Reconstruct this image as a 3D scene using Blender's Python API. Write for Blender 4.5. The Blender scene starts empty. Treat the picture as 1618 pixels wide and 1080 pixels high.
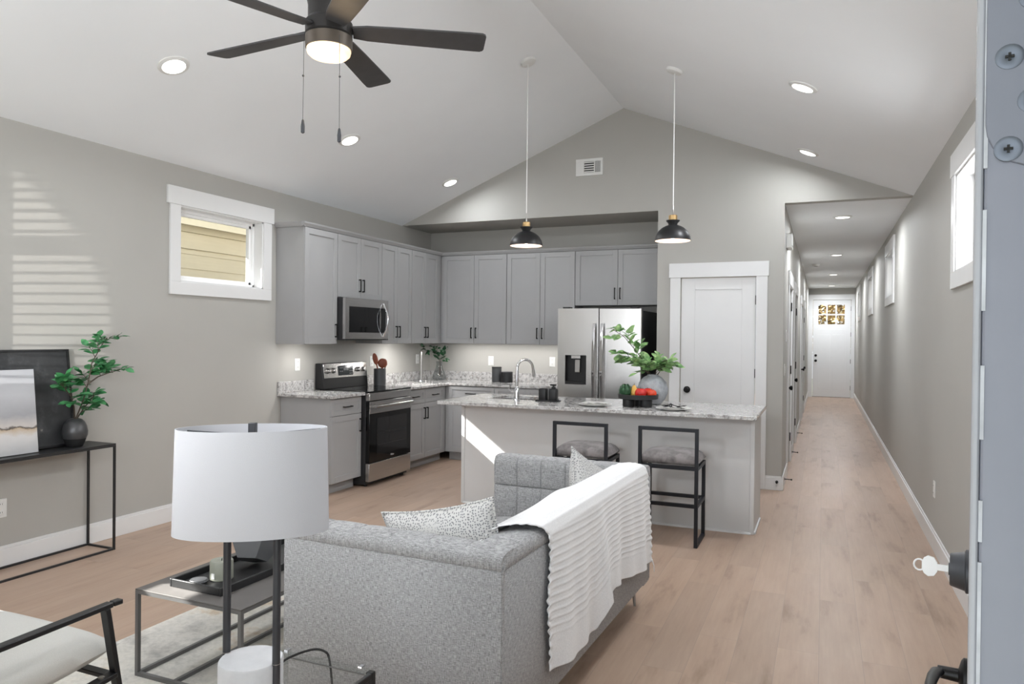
import bpy, bmesh, math, random
from mathutils import Vector, Matrix, noise

random.seed(7)
C = bpy.context.scene.collection
SC = bpy.context.scene
R = math.radians
PI = math.pi

# ------------------------------------------------------------------ camera
EYE = Vector((0.0, 0.0, 1.4599))
YAW, PITCH, ROLL = R(23.1928), R(-0.4085), R(0.5846)
fw = Vector((-math.sin(YAW) * math.cos(PITCH), math.cos(YAW) * math.cos(PITCH), math.sin(PITCH)))
rt0 = Vector((math.cos(YAW), math.sin(YAW), 0))
up0 = rt0.cross(fw)
rt = rt0 * math.cos(ROLL) + up0 * math.sin(ROLL)
up = -rt0 * math.sin(ROLL) + up0 * math.cos(ROLL)
cam = bpy.data.cameras.new('camera')
cam.sensor_width = 36.0
cam.lens = 36.0 * 1146.98 / 1618.0
cam.clip_start = 0.02
cam_o = bpy.data.objects.new('camera', cam)
M = Matrix((rt, up, -fw)).transposed().to_4x4()
M.translation = EYE
cam_o.matrix_world = M
C.objects.link(cam_o)
SC.camera = cam_o

# ------------------------------------------------------------------ world, sun, fill lamps, exposure
SC.view_settings.view_transform = 'Standard'
SC.view_settings.look = 'None'
SC.view_settings.exposure = -0.18
SC.view_settings.gamma = 1.0
SC.cycles.max_bounces = 14
SC.cycles.diffuse_bounces = 10
SC.cycles.transparent_max_bounces = 12
SC.cycles.sample_clamp_indirect = 6.0
SC.cycles.caustics_reflective = False
SC.cycles.caustics_refractive = False
SC.cycles.use_denoising = True

W = bpy.data.worlds.new('sky')
SC.world = W
W.use_nodes = True
bg = W.node_tree.nodes['Background']
bg.inputs['Color'].default_value = (0.84, 0.90, 1.0, 1)
bg.inputs['Strength'].default_value = 1.45


def light(name, kind, loc, power, col=(1, 1, 1), aim=None, size=None, sizey=None, parent=None, **kw):
    d = bpy.data.lights.new(name, kind)
    d.energy = power
    d.color = col
    if kind == 'AREA':
        d.size = size
        if sizey:
            d.shape = 'RECTANGLE'
            d.size_y = sizey
        else:
            d.shape = 'DISK'
    elif kind in ('POINT', 'SPOT') and size:
        d.shadow_soft_size = size
    for k, v in kw.items():
        setattr(d, k, v)
    o = bpy.data.objects.new(name, d)
    o.location = loc
    if aim is not None:
        o.rotation_euler = (Vector(aim)).to_track_quat('-Z', 'Y').to_euler()
    o.parent = parent
    C.objects.link(o)
    return o


SUN_DIR = Vector((1.0, 0.50, -0.735))
light('sun', 'SUN', (-12, -4, 9), 36.0, (1.0, 0.97, 0.92), SUN_DIR, angle=R(0.5))
# fill lamps added at the two front openings, and a spot added for the left wall stripes
light('front_window_fill', 'AREA', (-2.3, -0.12, 1.55), 60.0, (0.92, 0.96, 1.0), (0, 1, 0.12), 2.4, 1.4)
light('doorway_fill', 'AREA', (-0.42, -1.3, 1.2), 30.0, (0.85, 0.92, 1.0), (-0.1, 1, 0.05), 0.9, 2.0)
# side fill lamps added outside the two right windows, one itself added
for y_ in (4.65, 2.36):
    light('side_window_fill', 'AREA', (0.935, y_, 2.17), 19.0, (0.97, 0.98, 1.0), (-1, 0, -0.12), 0.86, 0.54)
# unseen lamp added near the front wall, aimed up the vault as fill
light('vault_fill', 'AREA', (-1.75, 0.36, 2.0), 50.0, (0.94, 0.97, 1.0), (0.10, 0.93, 0.46), 0.5)
light('added_stripe_spot', 'SPOT', (-1.0, -1.8, 1.45), 1050.0, (1.0, 0.97, 0.92), (-0.759, 0.651, -0.008), 0.003,  # unseen source assumed from the wall stripes, shining through the blind
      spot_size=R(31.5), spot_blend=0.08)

# ------------------------------------------------------------------ materials
def lin(h):
    r = []
    for v in h:
        v /= 255.0
        r.append(v / 12.92 if v <= 0.04045 else ((v + 0.055) / 1.055) ** 2.4)
    return tuple(r) + (1.0,)


class NT:
    def __init__(s, name):
        s.m = bpy.data.materials.new(name)
        s.m.use_nodes = True
        s.t = s.m.node_tree
        s.b = s.t.nodes['Principled BSDF']

    def n(s, typ, **kw):
        nd = s.t.nodes.new(typ)
        for k, v in kw.items():
            if k.startswith('i_'):
                nd.inputs[k[2:].replace('_', ' ')].default_value = v
            else:
                setattr(nd, k, v)
        return nd

    def l(s, a, b):
        s.t.links.new(a, b)

    def coords(s, scale=(1, 1, 1)):
        tc = s.n('ShaderNodeTexCoord')
        mp = s.n('ShaderNodeMapping')
        mp.inputs['Scale'].default_value = scale
        s.l(tc.outputs['Object'], mp.inputs['Vector'])
        return mp.outputs['Vector']

    def ramp(s, fac, stops):
        r = s.n('ShaderNodeValToRGB')
        e = r.color_ramp.elements
        while len(e) > 1:
            e.remove(e[-1])
        e[0].position, e[0].color = stops[0]
        for p, c in stops[1:]:
            x = e.new(p)
            x.color = c
        s.l(fac, r.inputs['Fac'])
        return r.outputs['Color']

    def noise(s, scale, vec, detail=4, rough=0.55):
        nd = s.n('ShaderNodeTexNoise')
        nd.inputs['Scale'].default_value = scale
        nd.inputs['Detail'].default_value = detail
        nd.inputs['Roughness'].default_value = rough
        s.l(vec, nd.inputs['Vector'])
        return nd.outputs['Fac']

    def mix(s, fac, a, b, mode='MIX'):
        nd = s.n('ShaderNodeMix', data_type='RGBA', blend_type=mode)
        for sock, v in ((nd.inputs['Factor'], fac), (nd.inputs['A'], a), (nd.inputs['B'], b)):
            pass
        ins = [i for i in nd.inputs if i.type == 'RGBA']
        f = nd.inputs[0]
        if hasattr(fac, 'links'):
            s.l(fac, f)
        else:
            f.default_value = fac
        for sock, v in ((ins[0], a), (ins[1], b)):
            if hasattr(v, 'links'):
                s.l(v, sock)
            else:
                sock.default_value = v
        return [o for o in nd.outputs if o.type == 'RGBA'][0]

    def bump(s, height, strength=0.2, dist=0.01):
        nd = s.n('ShaderNodeBump')
        nd.inputs['Strength'].default_value = strength
        nd.inputs['Distance'].default_value = dist
        s.l(height, nd.inputs['Height'])
        s.l(nd.outputs['Normal'], s.b.inputs['Normal'])


def mat(name, col, rough=0.5, metal=0.0, var=0.04, nscale=6.0, bump=0.0, bscale=200.0, spec=0.5, emit=None, estr=0.0,
        trans=0.0, ior=1.45, coat=0.0, sub=0.0):
    """principled material whose colour varies a little with procedural noise"""
    t = NT(name)
    c = lin(col) if max(col[:3]) > 1.0 else tuple(col[:3]) + (1,)
    v = t.coords()
    f = t.noise(nscale, v)
    lo = tuple(x * (1 - var) for x in c[:3]) + (1,)
    hi = tuple(min(1, x * (1 + var)) for x in c[:3]) + (1,)
    col_o = t.ramp(f, [(0.3, lo), (0.7, hi)])
    t.l(col_o, t.b.inputs['Base Color'])
    t.b.inputs['Roughness'].default_value = rough
    t.b.inputs['Metallic'].default_value = metal
    t.b.inputs['Specular IOR Level'].default_value = spec
    t.b.inputs['IOR'].default_value = ior
    t.b.inputs['Transmission Weight'].default_value = trans
    t.b.inputs['Coat Weight'].default_value = coat
    if emit:
        t.b.inputs['Emission Color'].default_value = lin(emit)
        t.b.inputs['Emission Strength'].default_value = estr
    if bump:
        t.bump(t.noise(bscale, v, 2), bump, 0.004)
    return t.m


def mat_floor():
    t = NT('oak_plank_floor')
    tc = t.n('ShaderNodeTexCoord')
    sx = t.n('ShaderNodeSeparateXYZ')
    t.l(tc.outputs['Object'], sx.inputs[0])
    cb = t.n('ShaderNodeCombineXYZ')
    t.l(sx.outputs['Y'], cb.inputs['X'])
    t.l(sx.outputs['X'], cb.inputs['Y'])
    br = t.n('ShaderNodeTexBrick')
    br.offset = 0.37
    br.offset_frequency = 2
    br.inputs['Scale'].default_value = 1.0
    br.inputs['Brick Width'].default_value = 1.22
    br.inputs['Row Height'].default_value = 0.182
    br.inputs['Mortar Size'].default_value = 0.0009
    br.inputs['Mortar Smooth'].default_value = 0.3
    br.inputs['Color1'].default_value = (0.0, 0.0, 0.0, 1)
    br.inputs['Color2'].default_value = (1.0, 1.0, 1.0, 1)
    br.inputs['Mortar'].default_value = (0.5, 0.5, 0.5, 1)
    t.l(cb.outputs[0], br.inputs['Vector'])
    # per plank shift of the grain
    sep = t.n('ShaderNodeVectorMath', operation='MULTIPLY')
    t.l(br.outputs['Color'], sep.inputs[0])
    sep.inputs[1].default_value = (7.0, 3.0, 5.0)
    add = t.n('ShaderNodeVectorMath', operation='ADD')
    mp = t.n('ShaderNodeMapping')
    mp.inputs['Scale'].default_value = (6.0, 1.1, 1.0)
    t.l(tc.outputs['Object'], mp.inputs['Vector'])
    t.l(mp.outputs[0], add.inputs[0])
    t.l(sep.outputs[0], add.inputs[1])
    g1 = t.noise(1.3, add.outputs[0], 6, 0.6)
    mp2 = t.n('ShaderNodeMapping')
    mp2.inputs['Scale'].default_value = (60.0, 3.0, 1.0)
    t.l(tc.outputs['Object'], mp2.inputs['Vector'])
    g2 = t.noise(1.0, mp2.outputs[0], 3, 0.6)
    a = t.ramp(g1, [(0.27, (0.300, 0.208, 0.152, 1)), (0.42, (0.415, 0.300, 0.228, 1)), (0.6, (0.445, 0.328, 0.254, 1)), (0.78, (0.480, 0.362, 0.288, 1))])
    b = t.ramp(g2, [(0.3, (0.86, 0.86, 0.86, 1)), (0.7, (1.0, 1.0, 1.0, 1))])
    c1 = t.mix(0.55, a, b, 'MULTIPLY')
    pl = t.ramp(br.outputs['Color'], [(0.0, (0.93, 0.93, 0.93, 1)), (1.0, (1.04, 1.03, 1.02, 1))])
    c2 = t.mix(1.0, c1, pl, 'MULTIPLY')
    c3 = t.mix(br.outputs['Fac'], c2, (0.28, 0.22, 0.185, 1))
    t.l(c3, t.b.inputs['Base Color'])
    t.b.inputs['Roughness'].default_value = 0.42
    t.b.inputs['Specular IOR Level'].default_value = 0.35
    t.bump(g2, 0.05, 0.002)
    return t.m


def mat_granite():
    t = NT('speckled_granite')
    v = t.coords()
    n1 = t.noise(26, v, 6, 0.66)
    base = t.ramp(n1, [(0.36, (0.22, 0.21, 0.205, 1)), (0.50, (0.50, 0.49, 0.485, 1)), (0.64, (0.62, 0.615, 0.61, 1)), (0.80, (0.72, 0.715, 0.71, 1))])
    n2 = t.noise(85, v, 3, 0.7)
    fleck = t.ramp(n2, [(0.36, (0, 0, 0, 1)), (0.44, (1, 1, 1, 1))])
    n4 = t.noise(9, v, 2, 0.5)
    clump = t.ramp(n4, [(0.42, (1, 1, 1, 1)), (0.56, (0, 0, 0, 1))])
    fleck2 = t.mix(1.0, fleck, clump, 'ADD')
    c = t.mix(fleck2, (0.085, 0.08, 0.08, 1), base)
    n3 = t.noise(28, v, 3, 0.6)
    warm = t.ramp(n3, [(0.60, (1, 1, 1, 1)), (0.68, (0.80, 0.70, 0.62, 1))])
    c = t.mix(0.7, c, warm, 'MULTIPLY')
    t.l(c, t.b.inputs['Base Color'])
    t.b.inputs['Roughness'].default_value = 0.12
    t.b.inputs['Specular IOR Level'].default_value = 0.5
    return t.m


def mat_fabric(name, dark, light_, scale=1.0, stretch=(90, 90, 260), bump=0.35, rough=0.9):
    t = NT(name)
    n1 = t.noise(scale, t.coords(stretch), 3, 0.7)
    n2 = t.noise(scale, t.coords((stretch[2], stretch[2], stretch[0])), 3, 0.7)
    mixn = t.n('ShaderNodeMath', operation='ADD')
    t.l(n1, mixn.inputs[0])
    t.l(n2, mixn.inputs[1])
    half = t.n('ShaderNodeMath', operation='MULTIPLY')
    t.l(mixn.outputs[0], half.inputs[0])
    half.inputs[1].default_value = 0.5
    c = t.ramp(half.outputs[0], [(0.36, lin(dark)), (0.62, lin(light_))])
    t.l(c, t.b.inputs['Base Color'])
    t.b.inputs['Roughness'].default_value = rough
    t.b.inputs['Specular IOR Level'].default_value = 0.15
    t.b.inputs['Sheen Weight'].default_value = 0.15
    t.bump(half.outputs[0], bump, 0.003)
    return t.m


def mat_steel(name, col=(196, 194, 192), rough=0.26, axis='z'):
    t = NT(name)
    sc = {'z': (260, 260, 2.0), 'x': (2.0, 260, 260)}[axis]
    n1 = t.noise(1.0, t.coords(sc), 2, 0.5)
    c = lin(col)
    cc = t.ramp(n1, [(0.3, tuple(x * 0.9 for x in c[:3]) + (1,)), (0.7, c)])
    t.l(cc, t.b.inputs['Base Color'])
    t.b.inputs['Metallic'].default_value = 1.0
    t.b.inputs['Roughness'].default_value = rough
    t.b.inputs['Anisotropic'].default_value = 0.4
    return t.m


def mat_glass(name, col=(0.97, 0.98, 0.98), rough=0.0, alpha_mix=0.86):
    """thin clear glass: mostly see-through with a glossy reflection"""
    t = NT(name)
    out = [n for n in t.t.nodes if n.type == 'OUTPUT_MATERIAL'][0]
    tr = t.n('ShaderNodeBsdfTransparent')
    tr.inputs['Color'].default_value = tuple(col) + (1,)
    gl = t.n('ShaderNodeBsdfGlossy')
    gl.inputs['Roughness'].default_value = rough + 0.02
    fr = t.n('ShaderNodeFresnel')
    fr.inputs['IOR'].default_value = 1.45
    mx = t.n('ShaderNodeMixShader')
    ge = t.n('ShaderNodeNewGeometry')
    inv = t.n('ShaderNodeMath', operation='SUBTRACT')
    inv.inputs[0].default_value = 1.0
    t.l(ge.outputs['Backfacing'], inv.inputs[1])
    mu = t.n('ShaderNodeMath', operation='MULTIPLY')
    t.l(fr.outputs[0], mu.inputs[0])
    t.l(inv.outputs[0], mu.inputs[1])
    t.l(mu.outputs[0], mx.inputs[0])
    t.l(tr.outputs[0], mx.inputs[1])
    t.l(gl.outputs[0], mx.inputs[2])
    t.l(mx.outputs[0], out.inputs['Surface'])
    return t.m


def mat_dots():
    t = NT('dotted_cushion_cloth')
    v = t.coords()
    sp = t.n('ShaderNodeSeparateXYZ')
    t.l(v, sp.inputs[0])
    cbn = t.n('ShaderNodeCombineXYZ')
    t.l(sp.outputs['X'], cbn.inputs['X'])
    t.l(sp.outputs['Z'], cbn.inputs['Y'])
    vo = t.n('ShaderNodeTexVoronoi', voronoi_dimensions='2D')
    vo.inputs['Scale'].default_value = 112
    vo.inputs['Randomness'].default_value = 0.75
    t.l(cbn.outputs[0], vo.inputs['Vector'])
    f = t.ramp(vo.outputs['Distance'], [(0.20, lin((120, 120, 123))), (0.34, lin((192, 191, 189)))])
    n = t.noise(4.5, v, 3)
    m = t.ramp(n, [(0.34, (1, 1, 1, 1)), (0.46, (0, 0, 0, 1))])
    c = t.mix(m, f, lin((192, 191, 189)))
    t.l(c, t.b.inputs['Base Color'])
    t.b.inputs['Roughness'].default_value = 0.9
    t.b.inputs['Specular IOR Level'].default_value = 0.1
    t.bump(t.noise(300, v, 2), 0.2, 0.002)
    return t.m


def mat_rug():
    t = NT('distressed_rug_pile')
    v = t.coords()
    n1 = t.noise(2.3, v, 7, 0.7)
    c = t.ramp(n1, [(0.3, lin((168, 166, 163))), (0.45, lin((212, 209, 203))), (0.56, lin((220, 216, 208))), (0.66, lin((204, 186, 164))), (0.78, lin((176, 174, 170)))])
    n2 = t.noise(40, v, 4, 0.7)
    d = t.ramp(n2, [(0.35, (0.82, 0.82, 0.82, 1)), (0.6, (1, 1, 1, 1))])
    cc = t.mix(0.8, c, d, 'MULTIPLY')
    t.l(cc, t.b.inputs['Base Color'])
    t.b.inputs['Roughness'].default_value = 0.97
    t.b.inputs['Specular IOR Level'].default_value = 0.05
    t.bump(t.noise(350, v, 2), 0.5, 0.004)
    return t.m


def mat_canvas_abstract():
    t = NT('abstract_canvas_paint')
    tc = t.n('ShaderNodeTexCoord')
    sx = t.n('ShaderNodeSeparateXYZ')
    t.l(tc.outputs['Object'], sx.inputs[0])
    n = t.noise(1.0, t.coords((1, 5, 9)), 6, 0.65)
    ad = t.n('ShaderNodeMath', operation='MULTIPLY_ADD')
    t.l(n, ad.inputs[0])
    ad.inputs[1].default_value = 0.10
    t.l(sx.outputs['Z'], ad.inputs[2])
    # bands by height above the bottom edge
    mr = t.n('ShaderNodeMapRange')
    mr.inputs['From Min'].default_value = 0.05
    mr.inputs['From Max'].default_value = 0.57
    t.l(ad.outputs[0], mr.inputs['Value'])
    c = t.ramp(mr.outputs[0], [(0.0, lin((176, 176, 178))), (0.22, lin((206, 204, 203))), (0.285, lin((190, 172, 150))), (0.305, lin((74, 66, 62))),
                               (0.325, lin((196, 190, 186))), (0.45, lin((160, 160, 164))), (0.7, lin((186, 187, 191))), (1.0, lin((172, 174, 180)))])
    t.l(c, t.b.inputs['Base Color'])
    t.b.inputs['Roughness'].default_value = 0.8
    return t.m


def mat_canvas_dark():
    t = NT('dark_textured_paint')
    v = t.coords()
    n = t.noise(6, v, 6, 0.7)
    c = t.ramp(n, [(0.3, lin((40, 41, 43))), (0.55, lin((52, 53, 55))), (0.68, lin((74, 75, 77))), (0.76, lin((150, 148, 142)))])
    t.l(c, t.b.inputs['Base Color'])
    t.b.inputs['Roughness'].default_value = 0.6
    return t.m


def mat_autumn():
    t = NT('autumn_leaves')
    v = t.coords()
    n = t.noise(7, v, 5, 0.7)
    c = t.ramp(n, [(0.26, lin((84, 66, 40))), (0.38, lin((140, 112, 62))), (0.50, lin((160, 138, 94))), (0.64, lin((170, 162, 142)))])
    t.l(c, t.b.inputs['Base Color'])
    t.b.inputs['Roughness'].default_value = 0.8
    return t.m


def mat_siding(name, col):
    t = NT(name)
    tc = t.n('ShaderNodeTexCoord')
    n = t.noise(3, t.coords((1, 1, 12)), 3)
    c = lin(col)
    cc = t.ramp(n, [(0.3, tuple(x * 0.94 for x in c[:3]) + (1,)), (0.7, c)])
    t.l(cc, t.b.inputs['Base Color'])
    t.b.inputs['Roughness'].default_value = 0.7
    return t.m


def mat_leaf(name, a, b):
    t = NT(name)
    n = t.noise(22, t.coords(), 2)
    c = t.ramp(n, [(0.35, lin(a)), (0.65, lin(b))])
    t.l(c, t.b.inputs['Base Color'])
    t.b.inputs['Roughness'].default_value = 0.45
    return t.m


def mat_stone(name, a, b, scale=8, rough=0.7):
    t = NT(name)
    n = t.noise(scale, t.coords(), 5, 0.65)
    c = t.ramp(n, [(0.3, lin(a)), (0.7, lin(b))])
    t.l(c, t.b.inputs['Base Color'])
    t.b.inputs['Roughness'].default_value = rough
    return t.m


def mat_oven_glass():
    t = NT('dark_oven_glass')
    t.l(t.ramp(t.noise(3, t.coords()), [(0.3, (0.012, 0.012, 0.013, 1)), (0.7, (0.018, 0.018, 0.019, 1))]), t.b.inputs['Base Color'])
    t.b.inputs['Roughness'].default_value = 0.06
    return t.m


m_wall = mat('wall_paint_greige', (0.42, 0.41, 0.385), 0.62, var=0.015, nscale=2, bump=0.04, bscale=300)
m_ceil = mat('ceiling_paint_white', (0.86, 0.88, 0.905), 0.8, var=0.01, nscale=2, bump=0.03, bscale=250)
m_trim = mat('trim_paint_white', (0.74, 0.74, 0.74), 0.35, var=0.01)
m_dtrim = mat('door_paint_white', (0.70, 0.70, 0.705), 0.35, var=0.01)
m_floor = mat_floor()
m_cab = mat('cabinet_paint_grey', (0.36, 0.36, 0.363), 0.42, var=0.015)
m_island = mat('island_paint_grey', (0.62, 0.62, 0.62), 0.45, var=0.015)
m_gran = mat_granite()
m_black = mat('black_powder_coat', (24, 24, 26), 0.4, var=0.1)
m_bronze = mat('dark_bronze_hardware', (28, 27, 27), 0.35, 0.6, var=0.1)
m_steel = mat_steel('brushed_stainless')
m_steelx = mat_steel('brushed_stainless_level', axis='x')
m_chrome = mat('polished_chrome', (225, 225, 228), 0.06, 1.0, var=0.02)
m_nickel = mat('satin_nickel', (170, 168, 165), 0.3, 1.0, var=0.03)
m_blk_gloss = mat('black_glass', (8, 8, 9), 0.05, var=0.1)
m_blk_plastic = mat('black_plastic', (20, 20, 21), 0.45, var=0.1)
m_dark_side = mat('charcoal_enamel', (38, 38, 40), 0.5, var=0.05)
m_oven = mat_oven_glass()
m_sofa = mat_fabric('heather_grey_upholstery', (96, 96, 97), (182, 182, 183), stretch=(55, 55, 460), bump=0.3)
m_throw = mat_fabric('white_cotton_throw', (216, 216, 217), (233, 233, 234), stretch=(140, 140, 300), bump=0.3)
m_dots = mat_dots()
m_seat = mat_fabric('grey_velvet', (96, 92, 92), (138, 133, 133), stretch=(9, 9, 9), bump=0.1, rough=0.6)
m_armc = mat_fabric('pale_linen', (172, 171, 167), (190, 189, 185), stretch=(420, 420, 900), bump=0.1)
m_shade = mat('white_linen_shade', (184, 185, 190), 0.85, var=0.01, bump=0.1, bscale=500)
m_alab = mat_stone('white_alabaster', (182, 183, 186), (204, 205, 208), 6, 0.5)
m_rod = mat('gunmetal_rod', (62, 63, 67), 0.4, 0.3, var=0.05)
m_tbl = mat('grey_steel_sheet', (96, 93, 91), 0.42, 0.0, var=0.06, nscale=14, spec=0.2)
m_tblframe = mat('grey_steel_frame', (112, 112, 112), 0.4, 0.5, var=0.05)
m_console = mat('console_dark_steel', (52, 52, 53), 0.4, 0.4, var=0.06)
m_glass = mat_glass('clear_glass')
m_tint = mat_glass('pale_clear_glass', (0.975, 0.98, 0.98))
m_vglass = mat_glass('vase_glass', (0.86, 0.87, 0.87), 0.03)
m_clear_acr = mat_glass('clear_acrylic_edge', (0.92, 0.93, 0.93), 0.05)
m_white_plate = mat('white_glazed_ceramic', (226, 225, 222), 0.15, var=0.01)
m_white_pl = mat('white_plastic', (222, 222, 220), 0.4, var=0.01)
m_brass = mat('brushed_brass', (186, 156, 112), 0.35, 1.0, var=0.04)
m_pend_in = mat('pendant_white_inner', (176, 156, 144), 0.6, var=0.01)
m_can = mat('downlight_lens', (255, 255, 255), 0.5, emit=(255, 252, 244), estr=5.0)
m_bowl = mat('frosted_bowl_lit', (255, 240, 215), 0.4, emit=(255, 212, 158), estr=0.8)
m_bulb = mat('lit_filament_bulb', (255, 235, 205), 0.4, emit=(255, 214, 180), estr=3.0)
m_fan = mat('fan_dark_walnut', (54, 53, 54), 0.55, var=0.15, nscale=14)
m_fanm = mat('fan_bronze_metal', (44, 42, 41), 0.4, 0.4, var=0.05)
m_fanc = mat('fan_taupe_collar', (92, 84, 76), 0.4, 0.5, var=0.04)
m_rug = mat_rug()
m_art1 = mat_canvas_dark()
m_art2 = mat_canvas_abstract()
m_vase_blk = mat('charcoal_glazed_vase', (76, 76, 78), 0.32, 0.3, var=0.2, nscale=5)
m_vase_mat = mat('black_matte_vase_foot', (26, 26, 27), 0.75, var=0.1)
m_leaf1 = mat_leaf('deep_green_leaves', (38, 104, 60), (80, 150, 94))
m_leaf2 = mat_leaf('light_green_leaves', (84, 128, 74), (150, 182, 122))
m_leaf3 = mat_leaf('dark_green_leaves', (22, 60, 38), (44, 98, 58))
m_stem = mat('brown_twig', (76, 66, 56), 0.7, var=0.15, nscale=40)
m_wood_dk = mat('spoon_red_wood', (122, 62, 40), 0.5, var=0.2, nscale=20)
m_wood_lt = mat('spoon_grey_wood', (112, 92, 80), 0.6, var=0.2, nscale=20)
m_crock = mat('charcoal_ceramic', (62, 63, 65), 0.4, var=0.08)
m_candle = mat('pale_wax', (136, 138, 127), 0.5, var=0.03)
m_geo = mat('faceted_grey_ceramic', (104, 105, 107), 0.38, 0.1, var=0.05)
m_stonev = mat_stone('grey_washed_stone', (122, 125, 129), (176, 179, 183), 9, 0.8)
m_traywood = mat('black_stained_wood', (34, 34, 35), 0.5, var=0.15, nscale=25)
m_red = mat('red_apple_skin', (196, 44, 40), 0.25, var=0.35, nscale=14)
m_orange = mat('orange_red_skin', (206, 66, 38), 0.25, var=0.35, nscale=14)
m_green = mat('dark_green_artichoke', (44, 80, 52), 0.6, var=0.3, nscale=30)
m_yellow = mat('yellow_pear_skin', (214, 168, 84), 0.4, var=0.2, nscale=14)
m_napkin = mat('black_napkin', (36, 35, 36), 0.9, var=0.15, nscale=30)
m_door_blue = mat_stone('blue_grey_door_paint', (113, 115, 126), (123, 125, 136), 5, 0.42)
m_door_lit = mat_stone('door_skin_lit_face', (146, 147, 153), (162, 163, 169), 8, 0.45)  # outdoor light on the outer face is put into this paler colour
m_hinge = mat('zinc_hinge_steel', (112, 115, 126), 0.42, 0.0, var=0.08, nscale=10)
m_screw = mat('dull_screw_head', (92, 97, 105), 0.4, 0.5, var=0.1)
m_gap = mat('weatherstrip_pale', (176, 178, 184), 0.7, var=0.3, nscale=40)
m_key = mat('bright_nickel_key', (236, 236, 236), 0.35, 0.0, var=0.02)
m_sid1 = mat_siding('cream_siding', (196, 187, 162))
m_sid2 = mat_siding('white_siding', (206, 206, 206))
m_roof = mat('grey_shingles', (92, 90, 88), 0.9, var=0.2, nscale=20)
m_ground = mat('mown_lawn', (84, 90, 66), 0.95, var=0.25, nscale=6)
m_autumn = mat_autumn()
m_slot = mat('dark_slot', (40, 40, 40), 0.8, var=0.05)
m_vinyl = mat('white_vinyl_frame', (236, 236, 236), 0.35, var=0.01)
m_blind = mat('white_blind_slat', (228, 226, 220), 0.6, var=0.02)
m_lcd = mat('dark_display', (10, 11, 14), 0.1, emit=(120, 160, 190), estr=0.02)
m_cord = mat('black_cord_rubber', (22, 22, 23), 0.5, var=0.05)
m_logo = mat('silver_lettering', (196, 196, 198), 0.4, 0.2, var=0.02)


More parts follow.
